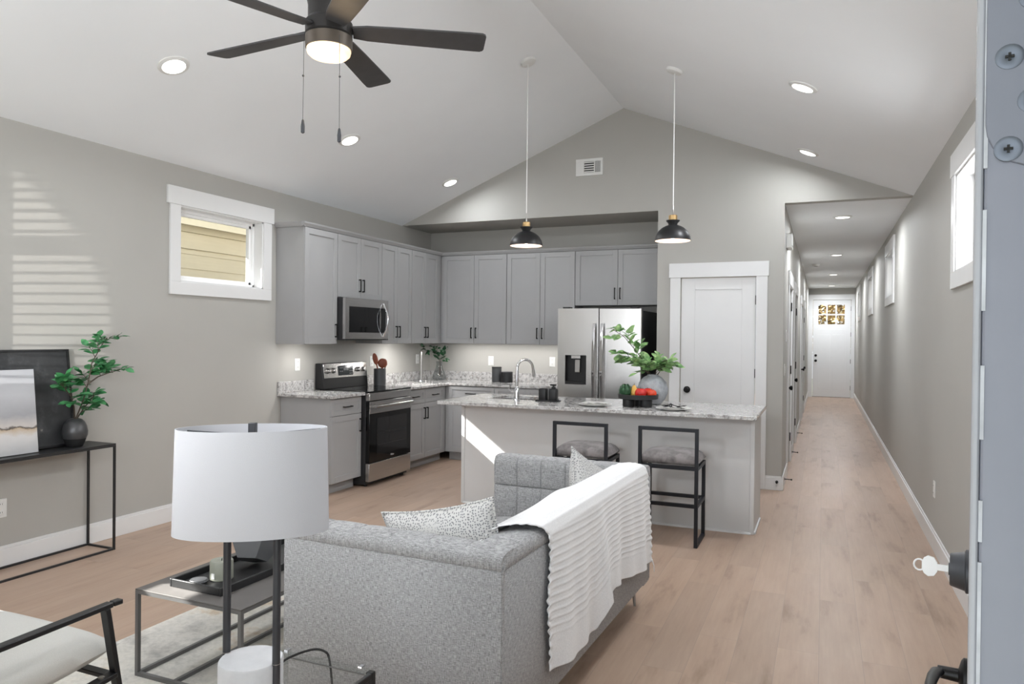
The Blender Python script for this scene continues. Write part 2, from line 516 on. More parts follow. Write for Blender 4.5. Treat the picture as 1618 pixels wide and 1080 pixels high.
# ------------------------------------------------------------------ geometry helpers
class MB:
    def __init__(s):
        s.bm = bmesh.new()

    def box(s, x0, y0, z0, x1, y1, z1, mx=None):
        x0, x1 = min(x0, x1), max(x0, x1)
        y0, y1 = min(y0, y1), max(y0, y1)
        z0, z1 = min(z0, z1), max(z0, z1)
        v = [s.bm.verts.new(p) for p in ((x0, y0, z0), (x1, y0, z0), (x1, y1, z0), (x0, y1, z0), (x0, y0, z1), (x1, y0, z1), (x1, y1, z1), (x0, y1, z1))]
        for f in ((3, 2, 1, 0), (4, 5, 6, 7), (0, 1, 5, 4), (1, 2, 6, 5), (2, 3, 7, 6), (3, 0, 4, 7)):
            s.bm.faces.new([v[i] for i in f])
        if mx:
            for q in v:
                q.co = mx @ q.co
        return s

    def ring(s, pts):
        return [s.bm.verts.new(p) for p in pts]

    def skin(s, rings, closed=True, cap=True, loop=False):
        n = len(rings[0])
        m = len(rings)
        for i in range(m if loop else m - 1):
            a, b = rings[i], rings[(i + 1) % m]
            for j in range(n if closed else n - 1):
                k = (j + 1) % n
                s.bm.faces.new((a[j], a[k], b[k], b[j]))
        if cap and closed and not loop:
            s.bm.faces.new(list(reversed(rings[0])))
            s.bm.faces.new(rings[-1])
        return s

    def lathe(s, prof, c=(0, 0, 0), seg=32, mx=None, cap=True):
        """prof: (r, z) pairs bottom to top"""
        rings = []
        for r, z in prof:
            rings.append(s.ring([Vector((c[0] + r * math.cos(2 * PI * k / seg), c[1] + r * math.sin(2 * PI * k / seg), c[2] + z)) for k in range(seg)]))
        s.skin(rings, True, cap)
        if mx:
            for rg in rings:
                for q in rg:
                    q.co = mx @ q.co
        return s

    def tube(s, pts, r, seg=10, cap=True, loop=False):
        pts = [Vector(p) for p in pts]
        n = len(pts)
        rr = r if isinstance(r, (list, tuple)) else [r] * n
        rings = []
        prev = None
        for i, p in enumerate(pts):
            if loop:
                d = (pts[(i + 1) % n] - pts[i - 1]).normalized()
            else:
                d = (pts[min(i + 1, n - 1)] - pts[max(i - 1, 0)]).normalized()
            if prev is None:
                a = d.orthogonal().normalized()
            else:
                a = (prev - d * prev.dot(d))
                a = a.normalized() if a.length > 1e-6 else d.orthogonal().normalized()
            prev = a
            b = d.cross(a)
            rings.append(s.ring([p + (a * math.cos(2 * PI * k / seg) + b * math.sin(2 * PI * k / seg)) * rr[i] for k in range(seg)]))
        return s.skin(rings, True, cap, loop)

    def bar(s, p0, p1, w, h=None, upv=(0, 0, 1)):
        """rectangular bar from p0 to p1"""
        h = h or w
        p0, p1 = Vector(p0), Vector(p1)
        d = (p1 - p0).normalized()
        u = Vector(upv)
        if abs(d.dot(u)) > 0.95:
            u = Vector((0, 1, 0))
        a = d.cross(u).normalized()
        b = a.cross(d).normalized()
        rg = []
        for p in (p0, p1):
            rg.append(s.ring([p + a * w / 2 - b * h / 2, p + a * w / 2 + b * h / 2, p - a * w / 2 + b * h / 2, p - a * w / 2 - b * h / 2]))
        return s.skin(rg)

    def ball(s, c, r, seg=20, rings=12, f=None):
        rx, ry, rz = r if isinstance(r, (list, tuple)) else (r, r, r)
        rg = []
        for i in range(1, rings):
            t = PI * i / rings
            pts = []
            for k in range(seg):
                a = 2 * PI * k / seg
                k_ = f(t, a) if f else 1.0
                pts.append(Vector((c[0] + rx * k_ * math.sin(t) * math.cos(a), c[1] + ry * k_ * math.sin(t) * math.sin(a), c[2] - rz * k_ * math.cos(t))))
            rg.append(s.ring(pts))
        s.skin(rg, True, False)
        b = s.bm.verts.new((c[0], c[1], c[2] - rz * (f(0, 0) if f else 1)))
        t_ = s.bm.verts.new((c[0], c[1], c[2] + rz * (f(PI, 0) if f else 1)))
        for k in range(seg):
            s.bm.faces.new((rg[0][(k + 1) % seg], rg[0][k], b))
            s.bm.faces.new((rg[-1][k], rg[-1][(k + 1) % seg], t_))
        return s

    def prism(s, poly, axis, a, b):
        """poly: 2D points; extruded along axis from a to b"""
        def mk(p, t):
            return {'x': (t, p[0], p[1]), 'y': (p[0], t, p[1]), 'z': (p[0], p[1], t)}[axis]
        return s.skin([s.ring([mk(p, a) for p in poly]), s.ring([mk(p, b) for p in poly])])

    def grid(s, fn, nu, nv, closed_u=False):
        g = [[s.bm.verts.new(fn(i / nu, j / nv)) for j in range(nv + 1)] for i in range(nu + 1)]
        for i in range(nu):
            for j in range(nv):
                s.bm.faces.new((g[i][j], g[i + 1][j], g[i + 1][j + 1], g[i][j + 1]))
        return s

    def build(s, name, m, parent=None, smooth=False, bev=0.0, seg=2, loc=None, sub=0, solid=0.0, angle=35):
        bmesh.ops.recalc_face_normals(s.bm, faces=s.bm.faces[:])
        me = bpy.data.meshes.new(name)
        s.bm.to_mesh(me)
        s.bm.free()
        me.materials.append(m)
        if smooth or bev:
            for p in me.polygons:
                p.use_smooth = True
            me.set_sharp_from_angle(angle=R(angle))
        o = bpy.data.objects.new(name, me)
        C.objects.link(o)
        if parent:
            o.parent = parent
        if loc:
            o.location = loc
        if solid:
            md = o.modifiers.new('solid', 'SOLIDIFY')
            md.thickness = solid
        if sub:
            md = o.modifiers.new('sub', 'SUBSURF')
            md.levels = md.render_levels = sub
        if bev:
            md = o.modifiers.new('bevel', 'BEVEL')
            md.width = bev
            md.segments = seg
            md.limit_method = 'ANGLE'
            md.angle_limit = R(40)
            md.harden_normals = False
        return o


def thing(name, label, cat, loc=(0, 0, 0), rz=0.0, group=None):
    o = bpy.data.objects.new(name, None)
    o.empty_display_size = 0.1
    C.objects.link(o)
    o.location = loc
    o.rotation_euler = (0, 0, rz)
    return tag(o, label, cat, group)


def tag(o, label=None, cat=None, group=None, kind=None):
    if label:
        o['label'] = label
    if cat:
        o['category'] = cat
    if group:
        o['group'] = group
    if kind:
        o['kind'] = kind
    return o


def struct(o, label=None, cat=None):
    o['kind'] = 'structure'
    return tag(o, label, cat)


def copy_tree(o, parent=None):
    c = o.copy()
    C.objects.link(c)
    if parent:
        c.parent = parent
    for ch in list(o.children):
        copy_tree(ch, c)
    return c


def wall_cells(mb, ax, t0, t1, u0, u1, z0, z1, holes):
    """wall slab normal to axis ax between t0..t1 with rectangular holes (ua, ub, za, zb)"""
    us = sorted({u0, u1} | {h[0] for h in holes} | {h[1] for h in holes})
    us = [u for u in us if u0 <= u <= u1]
    for a, b in zip(us, us[1:]):
        zz = [(z0, z1)]
        for h in holes:
            if h[0] <= a + 1e-6 and h[1] >= b - 1e-6:
                nz = []
                for lo, hi in zz:
                    if h[2] > lo:
                        nz.append((lo, min(hi, h[2])))
                    if h[3] < hi:
                        nz.append((max(lo, h[3]), hi))
                zz = nz
        for lo, hi in zz:
            if hi - lo > 1e-4:
                if ax == 'x':
                    mb.box(t0, a, lo, t1, b, hi)
                else:
                    mb.box(a, t0, lo, b, t1, hi)
    return mb


# ------------------------------------------------------------------ the room
XL, XR, YB, YE = -4.652, 0.737, 7.483, 20.15
ZE, ZA = 2.776, 3.8725
XA = (XL + XR) / 2
SL = (ZA - ZE) / (XA - XL)
XH, XN, YK = -0.354, -1.58, 8.18
YF0, YF1 = 0.05, 0.20          # front wall
WT = 0.16                      # outer wall thickness


def cz(x):
    return ZE + SL * (x - XL) if x <= XA else ZE + SL * (XR - x)


struct(MB().box(XL - 0.2, -0.6, -0.08, XR + 0.2, YE + 0.2, 0.0).build('floor', m_floor), 'pale oak plank floor running down the room and hall', 'floor')

LW = [(4.21, 5.13, 1.865, 2.465), (0.36, 1.28, 1.865, 2.465)]
RW = [(1.90, 2.82, 1.88, 2.47), (4.19, 5.11, 1.88, 2.47), (9.36, 10.34, 1.99, 2.52), (13.2, 14.2, 1.99, 2.52), (17.35, 18.35, 1.99, 2.52)]
struct(wall_cells(MB(), 'x', XL - WT, XL, -0.1, YK + 0.15, 0, ZE + 0.05, LW).build('wall_left', m_wall), 'long greige left wall with a high white window', 'wall')
struct(wall_cells(MB(), 'x', XR, XR + WT, -0.1, YE + 0.15, 0, ZE + 0.05, RW).build('wall_right', m_wall), 'long greige right wall with four high windows', 'wall')

# gable wall: triangle above the eave line plus the pier holding the pantry door
PD = (-1.34, -0.607, 0.0, 2.078)
gb = MB()
gb.prism([(XL, ZE), (XR, ZE), (XA, ZA)], 'y', YB, YB + 0.11)
wall_cells(gb, 'y', YB, YB + 0.11, XN, XH, 0, ZE, [PD])
struct(gb.build('wall_back', m_wall), 'greige gable wall with the white pantry door', 'wall')
gb = MB()
gb.box(XN, YB + 0.11, 0, XN + 0.11, YK, ZE)
struct(gb.build('wall_nook', m_wall), 'greige side wall of the kitchen nook beside the fridge', 'wall')
struct(MB().box(XL, YK, 0, XN + 0.11, YK + 0.12, ZE).build('wall_kitchen', m_wall), 'greige kitchen wall behind the back cabinets', 'wall')
struct(MB().box(XL, YB + 0.11, ZE, XN + 0.11, YK + 0.12, ZE + 0.08).build('ceiling_nook', m_wall), 'low soffit over the kitchen nook', 'ceiling')
# hall
HD = [(8.45, 9.30, 0, 2.06), (10.15, 11.0, 0, 2.06), (13.2, 14.05, 0, 2.06), (14.75, 15.6, 0, 2.06)]
struct(wall_cells(MB(), 'x', XH - 0.11, XH, YB + 0.11, YE + 0.1, 0, ZE, HD).build('wall_hall', m_wall), 'greige hall wall with a row of white doors', 'wall')
ED = (-0.245, 0.645, 0.0, 2.485)
struct(wall_cells(MB(), 'y', YE, YE + 0.14, XH - 0.11, XR + 0.1, 0, ZE, [ED]).build('wall_end', m_wall), 'greige wall at the far end of the hall', 'wall')
struct(MB().box(XH - 0.12, YB + 0.11, ZE, XR + 0.1, YE + 0.1, ZE + 0.08).build('ceiling_hall', m_ceil), 'flat white hall ceiling', 'ceiling')
cb = MB()
cb.prism([(XL - 0.16, ZE - SL * 0.16), (XA, ZA), (XA, ZA + 0.1), (XL - 0.16, ZE - SL * 0.16 + 0.1)], 'y', -0.1, YB + 0.11)
cb.prism([(XR + 0.16, ZE - SL * 0.16), (XA, ZA), (XA, ZA + 0.1), (XR + 0.16, ZE - SL * 0.16 + 0.1)], 'y', -0.1, YB + 0.11)
struct(cb.build('ceiling', m_ceil), 'white vaulted ceiling with a central ridge', 'ceiling')
# front wall behind the photographer: open doorway and an assumed blind-hung window
FDOOR = (-0.90, 0.085, 0.0, 2.46)
FWIN = (-3.50, -1.08, 0.75, 2.25)
fb = MB()
wall_cells(fb, 'y', YF0, YF1, XL, XR, 0, ZE, [FDOOR, FWIN])
fb.prism([(XL, ZE), (XR, ZE), (XA, ZA)], 'y', YF0, YF1)
struct(fb.build('wall_front', m_wall), 'greige front wall around the open entry', 'wall')


def baseboard(name, segs, label):
    b = MB()
    for (x0, y0, x1, y1) in segs:
        b.box(x0, y0, 0, x1, y1, 0.118)
        # thinner cap along the top
        cx0, cx1, cy0, cy1 = x0, x1, y0, y1
        if abs(x1 - x0) < abs(y1 - y0):
            if x0 <= XL + 0.001:
                cx1 = x0 + (x1 - x0) * 0.6
            else:
                cx0 = x1 - (x1 - x0) * 0.6
        else:
            cy0 = y1 - (y1 - y0) * 0.6
        b.box(cx0, cy0, 0.118, cx1, cy1, 0.136)
    struct(b.build(name, m_trim, bev=0.002), label, 'baseboard')


baseboard('baseboard_left', [(XL, YF1, XL + 0.016, 5.37)], 'tall white baseboard along the left wall')
baseboard('baseboard_right', [(XR - 0.016, YF1, XR, YE)], 'tall white baseboard down the right wall and hall')
baseboard('baseboard_back', [(-0.505, YB - 0.016, XH, YB), (XN, YB - 0.016, -1.445, YB)], 'white baseboard on the pier beside the pantry door')
baseboard('baseboard_hall', [(XH, YB - 0.016, XH + 0.016, 8.34), (XH, 9.41, XH + 0.016, 10.04), (XH, 11.11, XH + 0.016, 13.09), (XH, 15.71, XH + 0.016, YE)],
          'white baseboard between the hall doors')


def window(n, side, ya, yb, za, zb, label, wall_x, deep=WT):
    """casing flush on the inner face, deep white reveal, vinyl frame and one pane. side=+1: room lies to +x of the wall"""
    root = bpy.data.objects.new('window_%d' % n, None)
    C.objects.link(root)
    root.location = (wall_x, (ya + yb) / 2, za)
    struct(root, label, 'window')
    w, h, s = (yb - ya) / 2, zb - za, side
    c = MB()
    t = 0.018 * s
    c.box(0, -w - 0.10, -0.10, t, w + 0.10, 0)             # bottom
    c.box(0, -w - 0.10, 0, t, -w, h)
    c.box(0, w, 0, t, w + 0.10, h)
    c.box(0, -w - 0.125, h, t * 1.25, w + 0.125, h + 0.14)  # head
    c.build('casing', m_trim, root, bev=0.002)
    r = MB()
    d = -deep * s
    r.box(0.004 * s, -w, -0.0, d, -w + 0.012, h)
    r.box(0.004 * s, w - 0.012, 0, d, w, h)
    r.box(0.004 * s, -w, 0, d, w, 0.012)
    r.box(0.004 * s, -w, h - 0.012, d, w, h)
    r.build('reveal', m_trim, root)
    f = MB()
    for (k0, k1, dd0, dd1) in ((0.012, 0.036, -0.085, -0.15), (0.036, 0.060, -0.105, -0.14)):
        x0, x1 = dd0 * s, dd1 * s
        f.box(x0, -w + k0, k0, x1, -w + k1, h - k0)
        f.box(x0, w - k1, k0, x1, w - k0, h - k0)
        f.box(x0, -w + k0, k0, x1, w - k0, k1)
        f.box(x0, -w + k0, h - k1, x1, w - k0, h - k0)
    fo = f.build('frame', m_vinyl, root, bev=0.0015)
    MB().box(-0.118 * s, -w + 0.055, 0.055, -0.124 * s, w - 0.055, h - 0.055).build('pane', m_glass, fo)
    return root


window(1, 1, *LW[0], 'deep white framed window left of the grey cabinets', XL)
window(2, 1, *LW[1], 'assumed unseen high white window near the front of the left wall', XL)  # out-of-view window assumed from the sun patch on the coffee table
window(8, -1, *RW[0], 'added unseen white window on the right wall behind the open door', XR)  # extra window added for side fill, hidden by the open door
window(3, -1, *RW[1], 'high white window on the right wall nearest the open door', XR)
window(4, -1, *RW[2], 'high white window just inside the hall, the nearest of its three', XR)
window(5, -1, *RW[3], 'high white window in the middle of the hall wall', XR)
window(6, -1, *RW[4], 'high white window closest to the far hall door', XR)

# assumed front window with a blind added for the wall stripes (behind the camera)
fwr = bpy.data.objects.new('window_7', None)
C.objects.link(fwr)
fwr.location = (FWIN[0], YF1, FWIN[2])
struct(fwr, 'assumed unseen front window hung with slatted blinds', 'window')
b = MB()
ww, hh = FWIN[1] - FWIN[0], FWIN[3] - FWIN[2]
b.box(-0.1, 0, -0.1, ww + 0.1, 0.018, 0)
b.box(-0.1, 0, 0, 0, 0.018, hh)
b.box(ww, 0, 0, ww + 0.1, 0.018, hh)
b.box(-0.12, 0, hh, ww + 0.12, 0.022, hh + 0.14)
b.build('casing', m_trim, fwr, bev=0.002)
b = MB()
for k in range(int(hh / 0.0262)):
    z = 0.012 + k * 0.0262
    b.box(0.99, -0.085, z, ww - 0.01, -0.062, z + 0.0022 + 0.004)
b.box(0.985, -0.10, 0.90, ww, -0.05, 0.945)
b.box(0.99, -0.075, 0.012, ww - 0.01, -0.070, 0.575)  # solid lower sheet, added to keep the stripe spot off the lower wall
b.box(0.975, -0.11, 0, 0.99, -0.04, hh)
b.build('blind', m_blind, fwr)


# ------------------------------------------------------------------ doors (inside the house)
def casing_set(name, x0, x1, zt, parent, s=1, head_over=0.012):
    c = MB()
    c.box(x0 - 0.105, 0, 0, x0, -0.018, zt)
    c.box(x1, 0, 0, x1 + 0.105, -0.018, zt)
    c.box(x0 - 0.105 - head_over, 0, zt, x1 + 0.105 + head_over, -0.024, zt + 0.145)
    return c.build(name, m_dtrim, parent, bev=0.002)


def panel_leaf(x0, x1, z0, z1, panels, t0=0.012, t1=0.047, rec=0.008):
    """door slab facing -y with recessed flat panels"""
    b = MB()
    xs = sorted({x0, x1} | {p[0] for p in panels} | {p[1] for p in panels})
    b.box(x0, t0 + rec, z0, x1, t1, z1)
    wall_cells(b, 'y', t0, t0 + rec, x0, x1, z0, z1, panels)
    return b


def knob(parent, x, z, y=0.012, r=0.026, name='knob'):
    k = MB()
    mx = Matrix.Translation((x, y, z)) @ Matrix.Rotation(R(90), 4, 'X')
    k.lathe([(0.034, 0), (0.034, 0.006), (0.03, 0.010), (0.012, 0.013), (0.011, 0.032), (0.02, 0.038), (r, 0.048), (r, 0.058), (0.019, 0.066), (0.0015, 0.068)], seg=24, mx=mx)
    return k.build(name, m_bronze, parent, smooth=True)


def hinges(parent, x, zs, y=0.0, h=0.09):
    for z in zs:
        hb = MB()
        hb.tube([(x, y - 0.004, z), (x, y - 0.004, z + h)], 0.0065, 10)
        hb.build('hinge', m_bronze, parent, smooth=True)


d1 = bpy.data.objects.new('door_1', None)
C.objects.link(d1)
d1.location = (0, YB, 0)
struct(d1, 'white single-panel pantry door behind the island', 'door')
casing_set('casing', PD[0], PD[1], PD[3], d1)
lf = panel_leaf(PD[0] + 0.006, PD[1] - 0.006, 0.01, PD[3] - 0.005, [(-1.198, -0.742, 0.24, 1.955)]).build('door_leaf', m_dtrim, d1, bev=0.0015)
knob(d1, -1.268, 0.943)
hinges(d1, PD[1] - 0.002, (0.25, 1.08, 1.80))

d2 = bpy.data.objects.new('door_2', None)
C.objects.link(d2)
d2.location = (0, YE, 0)
struct(d2, 'white half-lite door at the far end of the hall', 'door')
c = MB()
c.box(XH, 0, 0, ED[0], -0.018, ED[3])
c.box(ED[1], 0, 0, XR - 0.005, -0.018, ED[3])
c.box(XH, 0, ED[3], XR - 0.005, -0.024, ED[3] + 0.13)
c.build('casing', m_dtrim, d2, bev=0.002)
lites = []
lx0, lx1, lz0, lz1 = -0.115, 0.495, 1.86, 2.355
pw = (lx1 - lx0 - 2 * 0.035) / 3
ph = (lz1 - lz0 - 0.035) / 2
for i in range(3):
    for j in range(2):
        lites.append((lx0 + i * (pw + 0.035), lx0 + i * (pw + 0.035) + pw, lz0 + j * (ph + 0.035), lz0 + j * (ph + 0.035) + ph))
lb = MB()
wall_cells(lb, 'y', 0.012, 0.05, ED[0] + 0.006, ED[1] - 0.006, 0.02, ED[3] - 0.006, lites)
lo = lb.build('door_leaf', m_dtrim, d2)
pb = MB()
pb.box(lx0 - 0.02, 0.008, lz0 - 0.16, lx1 + 0.02, 0.012, lz0 - 0.13)
pb.box(-0.12, 0.008, 0.2, 0.17, 0.012, 1.60)
pb.box(0.23, 0.008, 0.2, 0.52, 0.012, 1.60)
pb.build('moulding', m_dtrim, d2, bev=0.002)
MB().box(lx0, 0.03, lz0, lx1, 0.034, lz1).build('pane', m_glass, lo)
knob(d2, ED[0] + 0.075, 0.93)
k = MB()
k.lathe([(0.032, 0), (0.032, 0.012), (0.026, 0.018), (0.002, 0.019)], seg=24, mx=Matrix.Translation((ED[0] + 0.075, 0.012, 1.065)) @ Matrix.Rotation(R(90), 4, 'X'))
k.build('deadbolt', m_bronze, d2, smooth=True)
hinges(d2, ED[1] - 0.004, (0.2, 0.87, 1.55, 2.2), h=0.11)
MB().box(ED[0], 0.0, 0.0, ED[1], 0.09, 0.018).build('threshold', m_steelx, d2)

hl = ['white hall door nearest the living room', 'second white hall door past the living room', 'third white hall door from the living room', 'fourth white hall door, nearest the far end']
for i, hd in enumerate(HD):
    d = bpy.data.objects.new('door_%d' % (3 + i), None)
    C.objects.link(d)
    d.location = (XH, hd[0], 0)
    d.rotation_euler = (0, 0, R(90))
    struct(d, hl[i], 'door')
    w = hd[1] - hd[0]
    casing_set('casing', 0, w, hd[3], d)
    panel_leaf(0.006, w - 0.006, 0.01, hd[3] - 0.005, [(0.13, w - 0.13, 1.1, 1.93), (0.13, w - 0.13, 0.24, 0.95)]).build('door_leaf', m_dtrim, d, bev=0.0015)
    if i == 2:
        knob(d, w - 0.07, 0.93)
        hinges(d, 0.004, (0.25, 1.05, 1.80), h=0.10)
    else:
        knob(d, 0.075, 0.93)
        hinges(d, w - 0.004, (0.25, 1.05, 1.80), h=0.10)

# ------------------------------------------------------------------ outside
o = MB().box(-9.5, -14, -0.3, 6.5, 32, -0.12).build('ground', m_ground)
struct(o, 'lawn around the house', 'ground')


def siding_house(name, label, x, xback, y0, y1, ze, m, side):
    root = thing(name, label, 'house', (x, (y0 + y1) / 2, 0))
    b = MB()
    hl_ = (y1 - y0) / 2
    b.box(0, -hl_, -0.12, -side * 0.25, hl_, ze)
    k = 0.02
    z = 0.0
    while z < ze - 0.05:
        zt = min(z + 0.172, ze)
        pts = [(0, z), (side * 0.02, z), (side * 0.006, zt), (0, zt)]
        b.prism([(p[0], p[1]) for p in pts], 'y', -hl_, hl_)
        z += 0.172
    b.build('siding', m, root)
    t = MB()
    t.box(0, -hl_, ze - 0.03, side * 0.05, hl_, ze + 0.16)
    t.box(0, -hl_, ze + 0.16, side * 0.10, hl_, ze + 0.24)
    t.box(0, -hl_, ze + 0.24, side * 0.32, hl_, ze + 0.27)
    t.box(side * 0.30, -hl_, ze + 0.20, side * 0.34, hl_, ze + 0.36)
    t.build('eave', m, root)
    r = MB()
    r.prism([(side * 0.36, ze + 0.30), (side * 0.36, ze + 0.36), (-side * 3.2, ze + 1.75), (-side * 3.2, ze + 1.69)], 'y', -hl_ - 0.2, hl_ + 0.2)
    r.build('roof', m_roof, root)
    return root


siding_house('neighbour_house', 'cream sided neighbour house seen through the left window', -7.0, -10, -6, 16, 2.50, m_sid1, 1)
siding_house('neighbour_house', 'white sided neighbour house beyond the right wall windows', 3.2, 6, -4, 28, 3.3, m_sid2, -1)
# unseen porch roof, added to cut sky light on the open door
struct(MB().box(XL, -2.3, 2.58, XR + 0.6, YF0 - 0.02, 2.70).build('trim_3', m_vinyl), 'added unseen porch roof shading the entry door', 'trim')
# our own eave above the left windows, assumed from the sunbeam's top edge
struct(MB().box(XL - 0.62, -0.4, 2.50, XL - WT, YK + 0.3, 2.56).build('trim_1', m_vinyl), 'assumed unseen eave soffit outside the left wall', 'trim')


def foliage_ball(center, rad, n, size, seed, flat=1.0):
    rnd = random.Random(seed)
    b = MB()
    for i in range(n):
        v = Vector((rnd.gauss(0, 1), rnd.gauss(0, 1), rnd.gauss(0, 1))).normalized() * (rnd.random() ** 0.4)
        p = Vector((center[0] + v.x * rad[0], center[1] + v.y * rad[1], center[2] + v.z * rad[2]))
        a = Vector((rnd.gauss(0, 1), rnd.gauss(0, 1), rnd.gauss(0, 1))).normalized()
        c = a.orthogonal().normalized()
        s = size * rnd.uniform(0.6, 1.3)
        vs = [b.bm.verts.new(p + a * s), b.bm.verts.new(p + c * s * 0.5), b.bm.verts.new(p - a * s), b.bm.verts.new(p - c * s * 0.5)]
        b.bm.faces.new(vs)
    return b


tr = thing('autumn_tree', 'golden autumn tree outside the far hall door', 'tree', (0.15, 24.5, -0.12))
MB().tube([(0, 0, 0), (0.05, 0, 1.2), (0.0, 0.1, 2.4)], [0.14, 0.11, 0.05], 10).build('trunk', m_stem, tr, smooth=True)
foliage_ball((0, 0, 2.5), (1.6, 1.2, 1.5), 3200, 0.10, 5).build('crown', m_autumn, tr)

# ------------------------------------------------------------------ ceiling fixtures
def slope_mx(x, y, side=None):
    """frame lying on the sloped ceiling, local -z pointing into the room"""
    a = math.atan(SL)
    ang = -a if x < XA else a
    return Matrix.Translation((x, y, cz(x))) @ Matrix.Rotation(ang, 4, 'Y')


def downlight(x, y, label, group, sloped=True, power=7.0):
    o = thing('recessed_light', label, 'ceiling light', (0, 0, 0), 0, group)
    if sloped:
        mx = slope_mx(x, y)
    else:
        mx = Matrix.Translation((x, y, ZE))
    o.matrix_world = mx
    b = MB()
    b.lathe([(0.070, -0.012), (0.074, -0.014), (0.094, -0.006), (0.096, 0.0), (0.070, 0.0)], seg=36, cap=False)
    b.build('trim_ring', m_white_pl, o, smooth=True)
    b = MB()
    b.lathe([(0.001, -0.0105), (0.070, -0.0105), (0.070, -0.004), (0.001, -0.004)], seg=36)
    b.build('lens', m_can, o, smooth=True)
    l = light('downlight_lamp', 'AREA', (0, 0, -0.02), power, (0.93, 0.965, 1.0), None, 0.13, parent=o)
    l.data.spread = R(170)
    return o


for (x, y, pw_, lab) in [(-3.762, 3.35, 10.0, 'white recessed downlight on the left slope beyond the long left fan blade'),
                    (-3.762, 5.19, 22.0, 'white recessed downlight on the left slope, behind the longer hanging fan chain'),
                    (-3.762, 7.02, 9.0, 'white recessed downlight on the left slope just above the kitchen cabinets'),
                    (-0.142, 5.18, 24.0, 'white recessed downlight high on the right slope, right of the pendant canopy'),
                    (-0.142, 7.00, 10.0, 'white recessed downlight on the right slope close above the gable wall'),
                    (-3.762, 1.51, 9.0, 'added unseen recessed downlight on the left slope nearest the front wall'),  # out-of-view pair added for frontal fill
                    (-0.142, 1.51, 9.0, 'added unseen recessed downlight on the right slope nearest the front wall')]:
    downlight(x, y, lab, 'recessed lights in the vaulted ceiling', True, pw_)
downlight(-0.142, 3.35, 'white recessed downlight on the right slope above the open door', 'recessed lights in the vaulted ceiling', True, 12.0)
for (y, lab) in [(8.5, 'recessed downlight in the hall ceiling nearest the living room'), (12.25, 'second recessed downlight along the hall ceiling'),
                 (15.9, 'third recessed downlight along the hall ceiling'), (19.15, 'recessed downlight in the hall ceiling above the far door')]:
    downlight(0.175, y, lab, 'recessed lights in the hall ceiling', False, 30.0 if y < 19 else 46.0)

sm = thing('smoke_detector', 'small round white detector on the hall ceiling', 'smoke detector', (-0.13, 13.67, ZE))
MB().lathe([(0.03, -0.042), (0.05, -0.036), (0.062, -0.02), (0.066, 0.0)], seg=28).build('housing', m_white_pl, sm, smooth=True)
MB().lathe([(0.02, -0.0445), (0.034, -0.043), (0.034, -0.040), (0.02, -0.040)], seg=24).build('sensor_vent', m_slot, sm, smooth=True)

# ceiling fan
FX, FY, FZ = XA, 2.548, 2.76
fan = thing('ceiling_fan', 'dark five-blade ceiling fan with a glowing bowl light', 'ceiling fan', (FX, FY, FZ))
b = MB()
b.lathe([(0.016, 0.22), (0.016, 1.03)], seg=16)
b.build('downrod', m_fanm, fan, smooth=True)
MB().lathe([(0.02, 0.985), (0.05, 0.99), (0.075, 1.03), (0.08, 1.08)], seg=28).build('canopy', m_fanm, fan, smooth=True)
MB().lathe([(0.088, -0.03), (0.099, -0.02), (0.099, 0.03), (0.088, 0.045), (0.088, 0.10), (0.096, 0.14), (0.096, 0.215), (0.07, 0.235), (0.02, 0.245)], seg=40).build('motor_housing', m_fanm, fan, smooth=True)
MB().lathe([(0.088, -0.082), (0.098, -0.080), (0.099, -0.03), (0.095, -0.028)], seg=40).build('light_collar', m_fanc, fan, smooth=True)
bowl = MB().lathe([(0.004, -0.118), (0.05, -0.117), (0.078, -0.111), (0.090, -0.100), (0.093, -0.088), (0.0925, -0.080)], seg=40).build('light_bowl', m_bowl, fan, smooth=True)
light('fan_lamp', 'POINT', (0, 0, -0.19), 2.2, (1.0, 0.72, 0.42), None, 0.05, parent=fan)
for k in range(5):
    a = R(33 + 72 * k)
    bl = MB()
    pitch = R(-11)
    # blade outline along +x
    outline = [(0.10, -0.040), (0.16, -0.052), (0.30, -0.058), (0.60, -0.066), (0.655, -0.066), (0.668, -0.058), (0.672, -0.045), (0.672, 0.045), (0.668, 0.058), (0.655, 0.066), (0.60, 0.066), (0.30, 0.058), (0.16, 0.052), (0.10, 0.040)]
    mx = Matrix.Rotation(a, 4, 'Z') @ Matrix.Rotation(pitch, 4, 'X')
    bl.skin([bl.ring([mx @ Vector((p[0], p[1], -0.004)) for p in outline]), bl.ring([mx @ Vector((p[0], p[1], 0.004)) for p in outline])])
    blo = bl.build('blade', m_fan, fan, bev=0.0015)
    br = MB()
    br.box(0.08, -0.022, 0.003, 0.17, 0.022, 0.012, mx)
    br.build('blade_bracket', m_fanm, blo)
for (cx, cy, zb, lab) in [(-0.088, -0.06, 2.315, 'short'), (0.135, -0.07, 2.262, 'long')]:
    rr = math.hypot(cx, cy)
    px_, py_ = cx / rr * 0.103, cy / rr * 0.103
    ch = MB()
    ch.tube([(px_, py_, -0.05), (px_ * 1.02, py_ * 1.02, zb - FZ + 0.06)], 0.0011, 6)
    ch.ball((px_ * 1.02, py_ * 1.02, (zb - FZ) * 0.45), 0.005, 8, 6)
    cho = ch.build('pull_chain', m_rod, fan, smooth=True)
    f = MB()
    f.lathe([(0.003, 0.0), (0.008, 0.004), (0.0085, 0.03), (0.005, 0.055), (0.002, 0.06)], (px_ * 1.02, py_ * 1.02, zb - FZ), 12)
    f.build('chain_pull', m_rod, cho, smooth=True)


